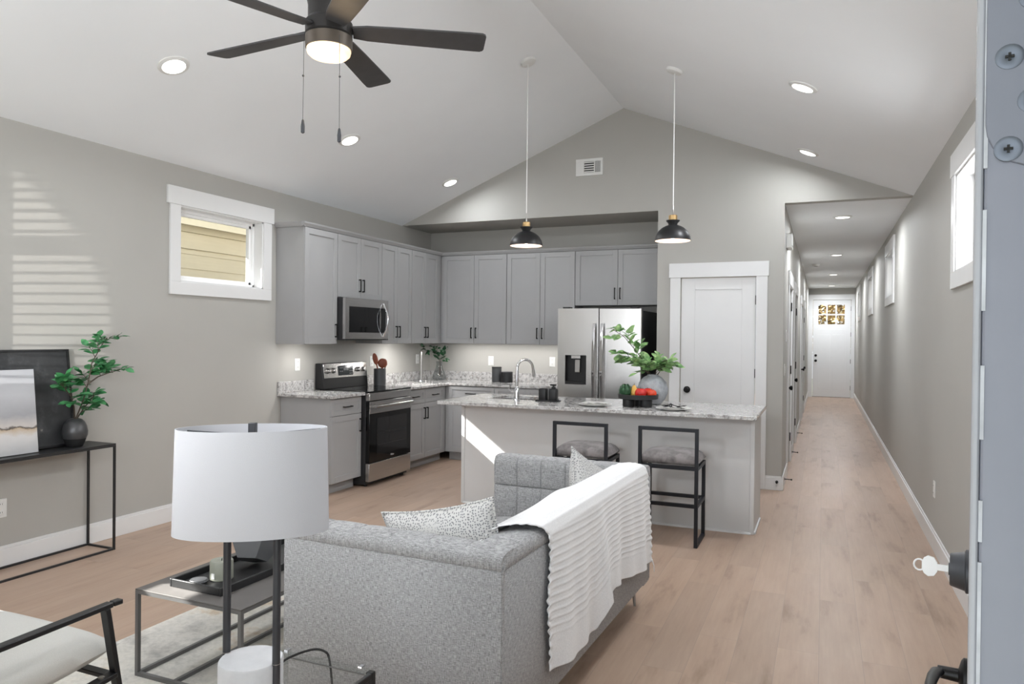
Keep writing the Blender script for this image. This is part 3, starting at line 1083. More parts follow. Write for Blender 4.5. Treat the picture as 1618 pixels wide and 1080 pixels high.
def pendant(x, y, zrim, label):
    o = thing('pendant_light', label, 'pendant light', (x, y, zrim), 0, 'pendant lights over the island')
    zc = cz(x) - zrim
    prof_o = [(0.136, 0.0), (0.1355, 0.014), (0.128, 0.042), (0.110, 0.073), (0.082, 0.099), (0.055, 0.113), (0.038, 0.119), (0.035, 0.122)]
    prof_i = [(max(0.02, r - 0.003), z - 0.002 if i else z) for i, (r, z) in enumerate(prof_o)]
    MB().lathe(prof_o, seg=48, cap=False).build('shade', m_black, o, smooth=True, angle=60)
    MB().lathe(prof_i, seg=48, cap=False).build('shade_lining', m_pend_in, o, smooth=True, angle=60)
    MB().lathe([(0.033, 0.120), (0.035, 0.132), (0.051, 0.150), (0.052, 0.156), (0.02, 0.156)], seg=32).build('collar', m_black, o, smooth=True)
    MB().lathe([(0.033, 0.156), (0.033, 0.192), (0.029, 0.196), (0.008, 0.197)], seg=28).build('brass_cap', m_brass, o, smooth=True)
    MB().lathe([(0.0055, 0.196), (0.0055, 0.268), (0.003, 0.272)], seg=12).build('stem', m_nickel, o, smooth=True)
    MB().tube([(0, 0, 0.268), (0, 0, zc - 0.02)], 0.0036, 8).build('cord', m_white_pl, o, smooth=True)
    cn = MB()
    mx = Matrix.Translation((0, 0, zc)) @ Matrix.Rotation(-math.atan(SL) if x < XA else math.atan(SL), 4, 'Y')
    cn.lathe([(0.012, -0.028), (0.052, -0.026), (0.062, -0.020), (0.064, 0.0)], seg=32, mx=mx)
    cn.build('canopy', m_white_pl, o, smooth=True)
    MB().ball((0, 0, 0.045), (0.026, 0.026, 0.032), 16, 10).build('bulb', m_bulb, o, smooth=True)
    light('pendant_lamp', 'POINT', (0, 0, -0.04), 4.0, (1.0, 0.92, 0.85), None, 0.03, parent=o)
    return o


pendant(-2.274, 5.585, 2.215, 'black dome pendant lamp hanging above the sink end of the island')
pendant(-1.065, 5.585, 2.205, 'black dome pendant lamp hanging above the fruit tray end of the island')

# air grille on the gable
vg = thing('air_vent', 'white rectangular air grille high on the gable wall', 'air vent', (-2.323, YB, 3.285))
b = MB()
b.box(-0.15, -0.012, -0.09, 0.15, 0, -0.06)
b.box(-0.15, -0.012, 0.06, 0.15, 0, 0.09)
b.box(-0.15, -0.012, -0.06, -0.058, 0, 0.06)
b.box(0.122, -0.012, -0.06, 0.15, 0, 0.06)
b.box(0.052, -0.012, -0.06, 0.064, 0, 0.06)
b.build('frame', m_white_pl, vg, bev=0.002)
MB().box(-0.125, -0.003, -0.065, 0.125, -0.0005, 0.065).build('duct_opening', m_slot, vg)
b = MB()
for k in range(5):
    z = -0.05 + k * 0.025
    b.box(-0.058, -0.010, z - 0.006, 0.052, -0.004, z + 0.006)
for k in range(5):
    x = 0.068 + k * 0.011
    b.box(x, -0.010, -0.06, x + 0.005, -0.004, 0.06)
b.build('louvre', m_white_pl, vg)


# ------------------------------------------------------------------ electrical plates
def plate(label, loc, rz, kind='outlet', group='wall plates', w=0.072, h=0.116):
    o = thing('wall_outlet' if kind == 'outlet' else 'light_switch', label, 'outlet' if kind == 'outlet' else 'switch', loc, rz, group)
    b = MB().box(-w / 2, -0.006, -h / 2, w / 2, 0, h / 2)
    b.build('plate', m_white_pl, o, bev=0.002)
    b = MB()
    if kind == 'outlet':
        b.bm.free()
        for s in (-1, 1):
            so = MB().box(-0.016, -0.009, s * 0.026 - 0.014, 0.016, -0.005, s * 0.026 + 0.014).build('socket', m_white_pl, o, bev=0.002)
            for q in (-1, 1):
                MB().box(q * 0.006 - 0.001, -0.0095, s * 0.026 - 0.004, q * 0.006 + 0.001, -0.0085, s * 0.026 + 0.006).build('slot', m_slot, so)
    else:
        b.box(-0.016, -0.011, -0.033, 0.016, -0.005, 0.033)
        b.build('rocker', m_white_pl, o, bev=0.002)
    return o


plate('white wall outlet left of the range, above the short worktop', (XL, 5.61, 1.172), R(90), 'outlet', 'kitchen outlets')
plate('white wall outlet behind the wooden spoons', (XL, 6.86, 1.172), R(90), 'outlet', 'kitchen outlets')
plate('white wall outlet in the kitchen corner behind the small glass vase', (XL, 7.86, 1.172), R(90), 'outlet', 'kitchen outlets')
plate('white wall outlet above the two dark canisters', (-3.785, YK, 1.16), 0, 'outlet', 'kitchen outlets')
plate('white wall outlet beside the fridge, above the back worktop', (-2.975, YK, 1.165), 0, 'outlet', 'kitchen outlets')
plate('white wall outlet under the console table', (XL, 2.87, 0.37), R(90), 'outlet', 'low outlets')
plate('white wall outlet low on the right wall', (XR, 5.88, 0.416), R(-90), 'outlet', 'low outlets')
plate('white light switch at the hall corner', (XH, 7.70, 1.16), R(90), 'switch', 'switches')
plate('white wall control above the switch in the hall', (XH, 8.02, 1.50), R(90), 'switch', 'switches', 0.09, 0.12)
ch = thing('door_chime', 'white door chime box high on the hall wall', 'door chime', (XH, 7.95, 2.46), R(90))
MB().box(-0.12, -0.055, -0.075, 0.12, 0, 0.075).build('cover', m_white_pl, ch, bev=0.006)
MB().box(-0.09, -0.0565, -0.05, 0.09, -0.054, -0.045).build('slot', m_slot, ch)

for (y, lab) in [(7.70, 'black spring door stop on the hall baseboard nearest the living room'), (9.60, 'black spring door stop between the first and second hall doors'),
                 (11.6, 'black spring door stop past the second hall door')]:
    ds = thing('door_stop', lab, 'door stop', (XH + 0.016, y, 0.075), 0, 'door stops along the hall')
    MB().tube([(0, 0, 0), (0.004, 0, 0), (0.0041, 0, 0), (0.062, 0, -0.002)], [0.013, 0.013, 0.005, 0.004], 12).build('spring', m_bronze, ds, smooth=True)
    MB().tube([(0.060, 0, -0.002), (0.074, 0, -0.002)], 0.008, 12).build('tip', m_blk_plastic, ds, smooth=True)
ds = thing('door_stop', 'black door stop stub on the pier baseboard by the hall corner', 'door stop', (-0.395, YB - 0.016, 0.082), 0, 'door stops along the hall')
MB().tube([(0, 0, 0), (0, -0.006, 0), (0, -0.0061, 0), (0, -0.05, 0)], [0.014, 0.014, 0.008, 0.008], 12).build('spring', m_bronze, ds, smooth=True)


# ------------------------------------------------------------------ kitchen cabinets (local: front faces -y, width along +x)
def pull(parent, x, z, vert=True, y=-0.019, L=0.128):
    b = MB()
    d = 0.028
    if vert:
        b.box(x - 0.005, y - d, z - L / 2, x + 0.005, y - d + 0.009, z + L / 2)
        for s in (-1, 1):
            b.box(x - 0.005, y - d + 0.005, z + s * (L / 2 - 0.006) - 0.006, x + 0.005, y, z + s * (L / 2 - 0.006) + 0.006)
    else:
        b.box(x - L / 2, y - d, z - 0.005, x + L / 2, y - d + 0.009, z + 0.005)
        for s in (-1, 1):
            b.box(x + s * (L / 2 - 0.006) - 0.006, y - d + 0.005, z - 0.005, x + s * (L / 2 - 0.006) + 0.006, y, z + 0.005)
    return b.build('handle', m_bronze, parent, bev=0.0015)


def shaker(parent, name, x0, x1, z0, z1, hx=None, hz=None, vert=True, rail=0.056, m=None):
    g = 0.002
    x0 += g
    x1 -= g
    z0 += g
    z1 -= g
    b = MB()
    b.box(x0, -0.011, z0, x1, -0.0005, z1)
    wall_cells(b, 'y', -0.019, -0.011, x0, x1, z0, z1, [(x0 + rail, x1 - rail, z0 + rail, z1 - rail)])
    o = b.build(name, m or m_cab, parent, bev=0.0012)
    if hx is not None:
        pull(o, hx, hz, vert)
    return o


def cabinet(label, loc, rz, w, z0, z1, depth, doors, group, drawers=(), toe=False, handle_low=True, name='wall_cabinet', splits=None, dz0=None, fill=0.0):
    """doors: list of (x0, x1, handle side 'l'/'r'/None)"""
    o = thing(name, label, 'cabinet', loc, rz, group)
    b = MB()
    depth -= 0.002
    if toe:
        b.box(-fill, 0.0, 0.10, w, depth, z1)
        b.box(0.0, 0.07, 0.0, w, depth, 0.10)
    else:
        b.box(-fill, 0, z0, w, depth, z1)
    b.build('body', m_cab, o, bev=0.0012)
    dz1 = z1
    if drawers:
        dz1 = z1 - 0.165
        for (x0, x1) in drawers:
            shaker(o, 'drawer', x0, x1, dz1, z1 - 0.008, (x0 + x1) / 2, z1 - 0.088, False, 0.04)
    lo = (0.105 if toe else z0) if dz0 is None else dz0
    for (x0, x1, hs) in doors:
        hx = None
        if hs:
            hx = x0 + 0.03 if hs == 'l' else x1 - 0.03
        hz = (lo + 0.13) if not toe else dz1 - 0.115
        shaker(o, 'door', x0, x1, lo, dz1, hx, hz)
    return o


UF = -4.339   # carcass front of the left wall cabinets
UG = 'grey wall cabinets on the left kitchen wall'
R90 = R(90)
cabinet('tall single-door grey wall cabinet at the window end of the run', (UF, 5.306, 0), R90, 0.479, 1.372, 2.44, UF - XL, [(0, 0.479, 'r')], UG)
cabinet('short double-door grey wall cabinet above the microwave', (UF, 5.79, 0), R90, 0.762, 1.83, 2.44, UF - XL, [(0, 0.381, 'r'), (0.381, 0.762, 'l')], UG)
cabinet('double-door grey wall cabinet right beside the microwave', (UF, 6.557, 0), R90, 0.608, 1.372, 2.44, UF - XL, [(0, 0.304, 'r'), (0.304, 0.608, 'l')], UG)
cabinet('double-door grey wall cabinet next to the kitchen corner', (UF, 7.17, 0), R90, 0.716, 1.372, 2.44, UF - XL, [(0, 0.31, 'r'), (0.31, 0.62, 'l')], UG)
YU = 7.889
UG = 'grey wall cabinets on the back kitchen wall'
cabinet('double-door grey wall cabinet on the back wall in the kitchen corner', (-4.302, YU, 0), 0, 0.852, 1.372, 2.44, YK - YU, [(0, 0.426, 'r'), (0.426, 0.852, 'l')], UG, fill=0.035)
cabinet('double-door grey wall cabinet on the back wall above the two canisters', (-3.447, YU, 0), 0, 0.846, 1.372, 2.44, YK - YU, [(0, 0.423, 'r'), (0.423, 0.846, 'l')], UG)
cabinet('short double-door grey wall cabinet above the fridge', (-2.598, YU, 0), 0, 1.015, 1.822, 2.44, YK - YU, [(0, 0.495, 'r'), (0.495, 0.99, 'l')], UG)
for (n_, x, y, sx_, sy_, aim_) in (('a', -4.42, 7.17, 0.05, 1.1, (-0.25, 0, -1)), ('b', -4.42, 5.55, 0.05, 0.4, (-0.25, 0, -1)), ('c', -3.45, 7.96, 1.5, 0.05, (0, 0.1, -1))):  # strips added under the cabinets to brighten the backsplash
    light('backsplash_fill', 'AREA', (x, y, 1.368), (4.2 if n_ == 'c' else 12.0) * max(sx_, sy_), (1.0, 0.98, 0.95), aim_, sx_, sy_)
# crown along the tops
b = MB()
cp = [(0.0, 0.0), (0.014, 0.004), (0.032, 0.030), (0.036, 0.044), (0.0, 0.044)]
fx = UF + 0.002
b.prism([(fx + p[0], 2.44 + p[1]) for p in cp], 'y', 5.306 - 0.036, 7.90)
b.prism([(5.306 - p[0], 2.44 + p[1]) for p in cp], 'x', XL, fx + 0.02)
b.prism([(YU - 0.002 - p[0], 2.44 + p[1]) for p in cp], 'x', fx, XN)
b.box(XL, 5.306, 2.441, fx, YK, 2.46)
b.box(XL, YU, 2.441, XN, YK, 2.46)
struct(b.build('trim_2', m_cab), 'grey crown moulding along the cabinet tops', 'trim')

BF = -4.09
BG = 'grey base cabinets along the kitchen walls'
cabinet('grey base cabinet with one drawer left of the range', (BF, 5.38, 0), R90, 0.464, 0.1, 0.883, BF - XL, [(0, 0.464, 'r')], BG, drawers=[(0, 0.464)], toe=True, name='base_cabinet')
cabinet('grey base cabinet with two drawers right of the range', (BF, 6.625, 0), R90, 0.944, 0.1, 0.883, BF - XL, [(0, 0.435, 'r'), (0.435, 0.87, 'l')], BG,
        drawers=[(0, 0.435), (0.435, 0.87)], toe=True, name='base_cabinet')
YBF = 7.57
cabinet('grey corner base cabinet on the back wall under the glass vase', (-4.07, YBF, 0), 0, 0.62, 0.1, 0.883, YK - YBF, [(0.03, 0.62, 'r')], BG, drawers=[(0.03, 0.62)], toe=True, name='base_cabinet', fill=0.018)
cabinet('grey base cabinet on the back wall left of the fridge', (-3.447, YBF, 0), 0, 0.79, 0.1, 0.883, YK - YBF, [(0, 0.395, 'r'), (0.395, 0.79, 'l')], BG, drawers=[(0, 0.395), (0.395, 0.79)], toe=True, name='base_cabinet')

# worktops
wt = thing('worktop', 'short speckled granite worktop left of the range', 'worktop', (XL, 5.59, 0.884), 0, 'granite worktops')
MB().box(0.001, -0.255, 0, 0.625, 0.255, 0.030).build('slab', m_gran, wt, bev=0.004)
MB().box(0.001, -0.255, 0.030, 0.021, 0.245, 0.135).build('backsplash', m_gran, wt, bev=0.002)
wt = thing('worktop', 'L-shaped speckled granite worktop around the kitchen corner', 'worktop', (XL, 6.62, 0.884), 0, 'granite worktops')
b = MB()
L_ = [(0.001, 0.0), (0.625, 0.0), (0.625, 0.915), (XN - 1.07 - XL, 0.915), (XN - 1.07 - XL, YK - 6.621), (0.001, YK - 6.621)]
b.prism(L_, 'z', 0, 0.030)
b.build('slab', m_gran, wt, bev=0.004)
b = MB()
b.box(0.001, 0.005, 0.030, 0.021, YK - 6.621, 0.135)
b.box(0.021, YK - 6.641, 0.030, XN - 1.07 - XL, YK - 6.621, 0.135)
b.build('backsplash', m_gran, wt, bev=0.002)

# ------------------------------------------------------------------ range (local: front -y, x along the wall)
rg = thing('range', 'stainless freestanding electric range with a black oven door', 'range', (-4.03, 5.854, 0), R90)
RW_, RD = 0.758, 0.60
b = MB()
b.box(0, 0.0, 0.02, RW_, RD, 0.905)
b.build('body', m_dark_side, rg, bev=0.003)
MB().box(-0.002, -0.045, 0.905, RW_ + 0.002, RD - 0.06, 0.922).build('cooktop', m_blk_gloss, rg, bev=0.003)
for (cx, cy, r) in ((0.20, 0.14, 0.10), (0.55, 0.14, 0.115), (0.20, 0.40, 0.075), (0.55, 0.40, 0.09)):
    MB().lathe([(r - 0.002, 0.9222), (r, 0.9226), (r + 0.001, 0.9222)], (cx, cy, 0), 48, cap=False).build('burner_ring', m_dark_side, rg)
MB().box(0.0, -0.045, 0.83, RW_, 0.0, 0.904).build('front_rail', m_steelx, rg, bev=0.004)
od = MB().box(0.0, -0.045, 0.232, RW_, -0.002, 0.822).build('oven_door', m_blk_gloss, rg, bev=0.004)
MB().box(0.0, -0.048, 0.705, RW_, -0.044, 0.822).build('door_band', m_steelx, od, bev=0.002)
MB().box(0.125, -0.0475, 0.30, RW_ - 0.08, -0.0445, 0.655).build('oven_window', m_oven, od)
for z in (0.39, 0.50, 0.51):
    MB().box(0.14, -0.0485, z, RW_ - 0.1, -0.0472, z + 0.004).build('rack', m_dark_side, od)
b = MB()
b.tube([(0.035, -0.092, 0.775), (RW_ - 0.035, -0.092, 0.775)], 0.013, 14)
for x in (0.06, RW_ - 0.06):
    b.box(x - 0.012, -0.09, 0.766, x + 0.012, -0.046, 0.784)
b.build('handle', m_steelx, od, smooth=True)
MB().box(0.0, -0.045, 0.05, RW_, -0.002, 0.225).build('storage_drawer', m_steelx, rg, bev=0.004)
for x in (0.05, RW_ - 0.05):
    for y in (0.03, RD - 0.05):
        MB().lathe([(0.016, 0), (0.016, 0.03)], (x, y, 0), 12).build('foot', m_blk_plastic, rg)
# back guard leaning back a little
g = MB()
g.prism([(RD - 0.105, 0.922), (RD - 0.075, 1.175), (RD, 1.175), (RD, 0.922)], 'x', 0.0, RW_)
g.build('back_guard', m_blk_plastic, rg, bev=0.004)
tilt = math.atan2(0.03, 0.253)
gm = Matrix.Translation((0, RD - 0.106, 0.922)) @ Matrix.Rotation(-tilt, 4, 'X')
g = MB()
g.box(0.02, -0.004, 0.105, RW_ - 0.004, 0.002, 0.252, gm)
gp = g.build('control_panel', m_steelx, rg, bev=0.002)
MB().box(0.25, -0.0065, 0.125, 0.50, -0.003, 0.225, gm).build('display', m_lcd, gp, bev=0.001)
t = MB()
for (x, z) in ((0.28, 0.20), (0.31, 0.20), (0.28, 0.165), (0.31, 0.165), (0.44, 0.20), (0.47, 0.20), (0.44, 0.165), (0.47, 0.165), (0.44, 0.14), (0.47, 0.14)):
    t.box(x, -0.0072, z, x + 0.014, -0.006, z + 0.004, gm)
for (x) in (0.345, 0.365, 0.385, 0.405):
    t.box(x, -0.0072, 0.175, x + 0.002, -0.006, 0.20, gm)
    t.box(x + 0.009, -0.0072, 0.175, x + 0.011, -0.006, 0.20, gm)
    t.box(x, -0.0072, 0.198, x + 0.011, -0.006, 0.20, gm)
t.build('display_digits', m_logo, gp)
for x in (0.075, 0.165, 0.585, 0.68):
    kb = MB()
    kb.lathe([(0.028, 0), (0.028, 0.004), (0.024, 0.006), (0.021, 0.030), (0.018, 0.034), (0.001, 0.035)], seg=24, mx=gm @ Matrix.Translation((x, -0.004, 0.178)) @ Matrix.Rotation(R(90), 4, 'X'))
    kb.box(-0.003, -0.0395, -0.018, 0.003, -0.030, 0.018, gm @ Matrix.Translation((x, -0.004, 0.178)))
    kb.build('knob', m_steelx, rg, smooth=True)


def text(body, parent, loc, rot, size, m, name='lettering', depth=0.0006):
    cu = bpy.data.curves.new(name, 'FONT')
    cu.body = body
    cu.size = size
    cu.align_x = 'CENTER'
    cu.align_y = 'CENTER'
    cu.extrude = depth
    cu.shear = 0.2
    cu.materials.append(m)
    tmp = bpy.data.objects.new(name, cu)
    C.objects.link(tmp)
    dg = bpy.context.evaluated_depsgraph_get()
    me = bpy.data.meshes.new_from_object(tmp.evaluated_get(dg))
    bpy.data.objects.remove(tmp)
    o = bpy.data.objects.new(name, me)
    C.objects.link(o)
    o.parent = parent
    o.location = loc
    o.rotation_euler = rot
    return o


text('Midea', od, (RW_ / 2 + 0.02, -0.0475, 0.266), (R(90), 0, 0), 0.026, m_logo, 'logo')

# ------------------------------------------------------------------ microwave
mw = thing('microwave', 'stainless over-the-range microwave under the short wall cabinet', 'microwave', (-4.262, 5.795, 1.412), R90)
MW, MD = 0.752, -4.262 - XL
MB().box(0, 0, 0.0, MW, MD, 0.412).build('body', m_dark_side, mw, bev=0.004)
b = MB()
wall_cells(b, 'y', -0.03, -0.001, 0.0, MW, 0.012, 0.412, [(0.06, 0.60, 0.075, 0.330)])
md = b.build('door', m_steelx, mw)
MB().box(0.055, -0.026, 0.07, 0.605, -0.012, 0.335).build('door_glass', m_blk_gloss, md)
MB().box(0.612, -0.033, 0.075, 0.70, -0.029, 0.330).build('control_strip', m_blk_gloss, mw, bev=0.001)
MB().box(0.0, -0.03, 0.0, MW, -0.001, 0.010).build('vent_strip', m_blk_plastic, mw)
pts = []
for k in range(15):
    t_ = k / 14
    pts.append((0.655, -0.034 - 0.055 * math.sin(PI * t_), 0.035 + 0.345 * t_))
MB().tube(pts, 0.011, 12).build('handle', m_chrome, mw, smooth=True)

# ------------------------------------------------------------------ fridge
fr = thing('refrigerator', 'stainless french-door refrigerator with a black water dispenser', 'refrigerator', (-2.615, 7.35, 0))
FW = 0.905
MB().box(0.004, 0.075, 0.03, FW - 0.004, 0.79, 1.745).build('cabinet_body', m_dark_side, fr, bev=0.004)
MB().box(0.03, 0.03, 0.0, FW - 0.03, 0.70, 0.03).build('base_grille', m_blk_plastic, fr)


def curved_door(x0, x1, z0, z1, holes=()):
    """door skin with rounded vertical edges"""
    b = MB()
    wall_cells(b, 'y', 0.0, 0.068, x0, x1, z0, z1, holes)
    return b


DX0, DX1, DZ0, DZ1 = 0.085, 0.320, 0.962, 1.272
dl = curved_door(0.0, 0.450, 0.705, 1.768, [(DX0, DX1, DZ0, DZ1)]).build('door', m_steel, fr)
dr = curved_door(0.455, FW, 0.705, 1.768).build('door', m_steel, fr, bev=0.008, seg=3)
dz = curved_door(0.0, FW, 0.05, 0.695).build('freezer_drawer', m_steel, fr, bev=0.008, seg=3)
b = MB()
b.box(DX0, 0.05, DZ0, DX1, 0.067, DZ1)
b.box(DX0, 0.0, DZ0, DX0 + 0.006, 0.05, DZ1)
b.box(DX1 - 0.006, 0.0, DZ0, DX1, 0.05, DZ1)
b.box(DX0, 0.0, DZ1 - 0.006, DX1, 0.05, DZ1)
b.box(DX0, 0.004, DZ0, DX1, 0.05, DZ0 + 0.03)
dp = b.build('dispenser', m_blk_plastic, dl)
b = MB()
b.box(0.155, -0.003, 1.238, 0.255, 0.02, 1.268)
b.build('dispenser_panel', m_steelx, dp)
b = MB()
b.box(0.19, 0.012, 1.09, 0.245, 0.022, 1.225)
b.build('dispenser_paddle', m_nickel, dp, bev=0.004)
for (x, par) in ((0.412, dl), (0.500, dr)):
    pts = []
    for k in range(21):
        t_ = k / 20
        pts.append((x, -0.03 - 0.042 * math.sin(PI * t_) ** 0.8, 0.76 + 0.85 * t_))
    b = MB()
    rgs = []
    for p in pts:
        rgs.append(b.ring([(p[0] - 0.016, p[1] + 0.008, p[2]), (p[0] - 0.013, p[1] - 0.008, p[2]), (p[0] + 0.013, p[1] - 0.008, p[2]), (p[0] + 0.016, p[1] + 0.008, p[2])]))
    b.skin(rgs)
    for z in (0.77, 1.59):
        b.box(x - 0.011, -0.032, z - 0.016, x + 0.011, 0.0, z + 0.016)
    b.build('handle', m_chrome, par, bev=0.003)
for k in (0, 1):
    MB().box(0.05 + k * (FW - 0.17), 0.01, 1.768, 0.12 + k * (FW - 0.17), 0.12, 1.785).build('hinge_cover', m_dark_side, fr)
b = MB()
b.tube([(0.10, -0.05, 0.62), (FW - 0.10, -0.05, 0.62)], 0.012, 12)
for x in (0.13, FW - 0.13):
    b.box(x - 0.01, -0.05, 0.61, x + 0.01, 0, 0.63)
b.build('handle', m_chrome, dz, smooth=True)

# ------------------------------------------------------------------ island
IX0, IX1, IY0, IY1 = -2.91, -0.46, 5.687, 6.29
il = thing('kitchen_island', 'long grey kitchen island with plain panelled front', 'island', ((IX0 + IX1) / 2, 5.99, 0))
hw = (IX1 - IX0) / 2
d0, d1_ = IY0 - 5.99, IY1 - 5.99
MB().box(-hw + 0.02, d0 + 0.006, 0.0, hw - 0.02, d0 + 0.022, 0.883).build('front_panel', m_island, il)
for s in (-1, 1):
    b = MB()
    b.box(s * (hw - 0.02), d0 + 0.006, 0, s * hw, d1_, 0.883)
    eo = b.build('end_panel', m_island, il, bev=0.0015)
    b = MB()
    b.box(s * (hw - 0.03), d0, 0, s * (hw + 0.001), d0 + 0.0055, 0.883)
    b.build('corner_trim', m_island, il, bev=0.001)
b = MB()
wall_cells(b, 'y', d0 + 0.024, d1_ - 0.01, -hw + 0.021, hw - 0.021, 0.10, 0.70, [])
b.box(-hw + 0.021, d1_ - 0.05, 0.0, hw - 0.021, d1_ - 0.07, 0.10)
b.box(-hw + 0.021, d0 + 0.024, 0.70, hw - 0.021, d0 + 0.05, 0.883)
b.build('body', m_cab, il)
b = MB()
b.prism([(d0 + 0.006, 0), (d0 - 0.010, 0), (d0 - 0.008, 0.008), (d0 - 0.002, 0.014), (d0 + 0.006, 0.016)], 'x', -hw + 0.02, hw - 0.02)
b.box(hw, d0 + 0.02, 0, hw + 0.012, d1_ - 0.08, 0.014)
b.build('shoe_moulding', m_island, il)
n = 4
for k in range(n):
    w_ = (2 * hw - 0.06) / n
    x0 = -hw + 0.03 + k * w_
    # doors on the cook's side face +y
    b = MB()
    b.box(x0 + 0.002, d1_ - 0.009, 0.11, x0 + w_ - 0.002, d1_ + 0.01, 0.875)
    b.build('door', m_cab, il)

SX0, SX1, SY0, SY1 = -2.72, -2.13, 5.83, 6.20
ct = thing('worktop', 'long speckled granite worktop on the island', 'worktop', (-1.71, 5.86, 0.884), 0, 'granite worktops')
b = MB()
x0, x1, y0, y1 = -2.996 + 1.71, -0.423 + 1.71, 5.395 - 5.86, 6.33 - 5.86
hx0, hx1, hy0, hy1 = SX0 + 1.71, SX1 + 1.71, SY0 - 5.86, SY1 - 5.86
# one slab with a rectangular sink cut-out
ring_o = [(x0, y0), (x1, y0), (x1, y1), (x0, y1)]
ring_i = [(hx0, hy0), (hx1, hy0), (hx1, hy1), (hx0, hy1)]
vo0 = b.ring([(p[0], p[1], 0) for p in ring_o])
vo1 = b.ring([(p[0], p[1], 0.03) for p in ring_o])
vi0 = b.ring([(p[0], p[1], 0) for p in ring_i])
vi1 = b.ring([(p[0], p[1], 0.03) for p in ring_i])
for k in range(4):
    j = (k + 1) % 4
    b.bm.faces.new((vo0[k], vo0[j], vo1[j], vo1[k]))
    b.bm.faces.new((vi0[k], vi1[k], vi1[j], vi0[j]))
    b.bm.faces.new((vo1[k], vo1[j], vi1[j], vi1[k]))
    b.bm.faces.new((vo0[j], vo0[k], vi0[k], vi0[j]))
b.build('slab', m_gran, ct, bev=0.004)
sk = thing('sink', 'undermount stainless sink in the island worktop', 'sink', ((SX0 + SX1) / 2, (SY0 + SY1) / 2, 0.70))
sw, sd = (SX1 - SX0) / 2 + 0.012, (SY1 - SY0) / 2 + 0.012
b = MB()
b.box(-sw, -sd, 0.002, sw, sd, 0.010)
b.box(-sw, -sd, 0.010, -sw + 0.01, sd, 0.182)
b.box(sw - 0.01, -sd, 0.010, sw, sd, 0.182)
b.box(-sw + 0.01, -sd, 0.010, sw - 0.01, -sd + 0.01, 0.182)
b.box(-sw + 0.01, sd - 0.01, 0.010, sw - 0.01, sd, 0.182)
b.build('basin', m_steelx, sk, bev=0.003)
MB().lathe([(0.042, 0.010), (0.042, 0.013), (0.03, 0.012), (0.001, 0.0115)], seg=24).build('drain', m_chrome, sk, smooth=True)

fc = thing('faucet', 'chrome gooseneck faucet beside the island sink', 'faucet', (-2.392, 5.70, 0.914))
MB().lathe([(0.027, 0), (0.027, 0.008), (0.022, 0.014), (0.0215, 0.10), (0.016, 0.115), (0.0125, 0.125)], seg=24).build('base', m_chrome, fc, smooth=True)
pts = [(0, 0, 0.12), (0, 0, 0.25)]
dx, dy = 0.62, 0.78
for k in range(1, 13):
    a = PI * k / 12 * 0.93
    r = 0.078
    u_ = r * (1 - math.cos(a))
    pts.append((u_ * dx, u_ * dy, 0.275 + r * math.sin(a)))
pts.append((pts[-1][0] + 0.004, pts[-1][1] + 0.005, pts[-1][2] - 0.03))
MB().tube(pts, 0.0118, 14).build('spout', m_chrome, fc, smooth=True)
e = Vector(pts[-1])
MB().tube([e, e + Vector((0.006, 0.007, -0.055))], [0.014, 0.017], 14).build('spray_head', m_chrome, fc, smooth=True)
b = MB()
b.tube([(-0.018, 0, 0.075), (-0.05, 0, 0.078)], 0.010, 12)
b.tube([(-0.045, 0, 0.078), (-0.066, -0.01, 0.10), (-0.052, -0.012, 0.155)], [0.008, 0.0075, 0.0045], 10)
b.build('lever', m_chrome, fc, smooth=True)


# ------------------------------------------------------------------ things on the island
tr = thing('soap_tray', 'small black tray under the soap bottles', 'tray', (-2.145, 5.80, 0.914))
b = MB()
b.box(-0.10, -0.045, 0, 0.10, 0.045, 0.006)
b.box(-0.10, -0.045, 0.006, 0.10, -0.041, 0.012)
b.box(-0.10, 0.041, 0.006, 0.10, 0.045, 0.012)
b.box(-0.10, -0.041, 0.006, -0.096, 0.041, 0.012)
b.box(0.096, -0.041, 0.006, 0.10, 0.041, 0.012)
b.build('tray_body', m_blk_plastic, tr, bev=0.0015)


def sq_bottle(o, w, h, m):
    b = MB()
    rgs = []
    for (k, z) in ((0.92, 0), (1.0, 0.006), (1.0, h - 0.015), (0.85, h - 0.002), (0.5, h)):
        pts = []
        for i in range(24):
            a = 2 * PI * i / 24
            c_, s_ = math.cos(a), math.sin(a)
            e_ = 0.45
            pts.append((w * k * math.copysign(abs(c_) ** e_, c_), w * k * math.copysign(abs(s_) ** e_, s_), z))
        rgs.append(b.ring(pts))
    b.skin(rgs)
    return b.build('bottle', m, o, smooth=True)


so = thing('toothbrush_cup', 'black square cup on the soap tray, left of the pump bottle', 'cup', (-2.188, 5.80, 0.920), 0)
sq_bottle(so, 0.036, 0.105, m_blk_plastic)
MB().lathe([(0.012, 0.104), (0.012, 0.1055), (0.001, 0.1055)], seg=16).build('opening', m_slot, so)
so = thing('soap_dispenser', 'black square soap pump bottle on the soap tray', 'soap dispenser', (-2.098, 5.80, 0.920), 0)
sq_bottle(so, 0.036, 0.105, m_blk_plastic)
b = MB()
b.lathe([(0.018, 0.104), (0.018, 0.118), (0.008, 0.120), (0.008, 0.128)], seg=16)
b.box(-0.022, -0.014, 0.128, 0.022, 0.014, 0.142)
b.box(-0.030, -0.006, 0.130, -0.02, 0.006, 0.139)
b.build('pump', m_blk_plastic, so, bev=0.001)


def charger(label, loc):
    o = thing('dinner_plate', label, 'plate', loc, 0, 'white place settings on the island')
    MB().lathe([(0.001, 0.0), (0.075, 0.0), (0.085, 0.004), (0.132, 0.013), (0.136, 0.0165), (0.132, 0.0175), (0.09, 0.009), (0.001, 0.008)], seg=48).build('charger_plate', m_white_plate, o, smooth=True)
    return o


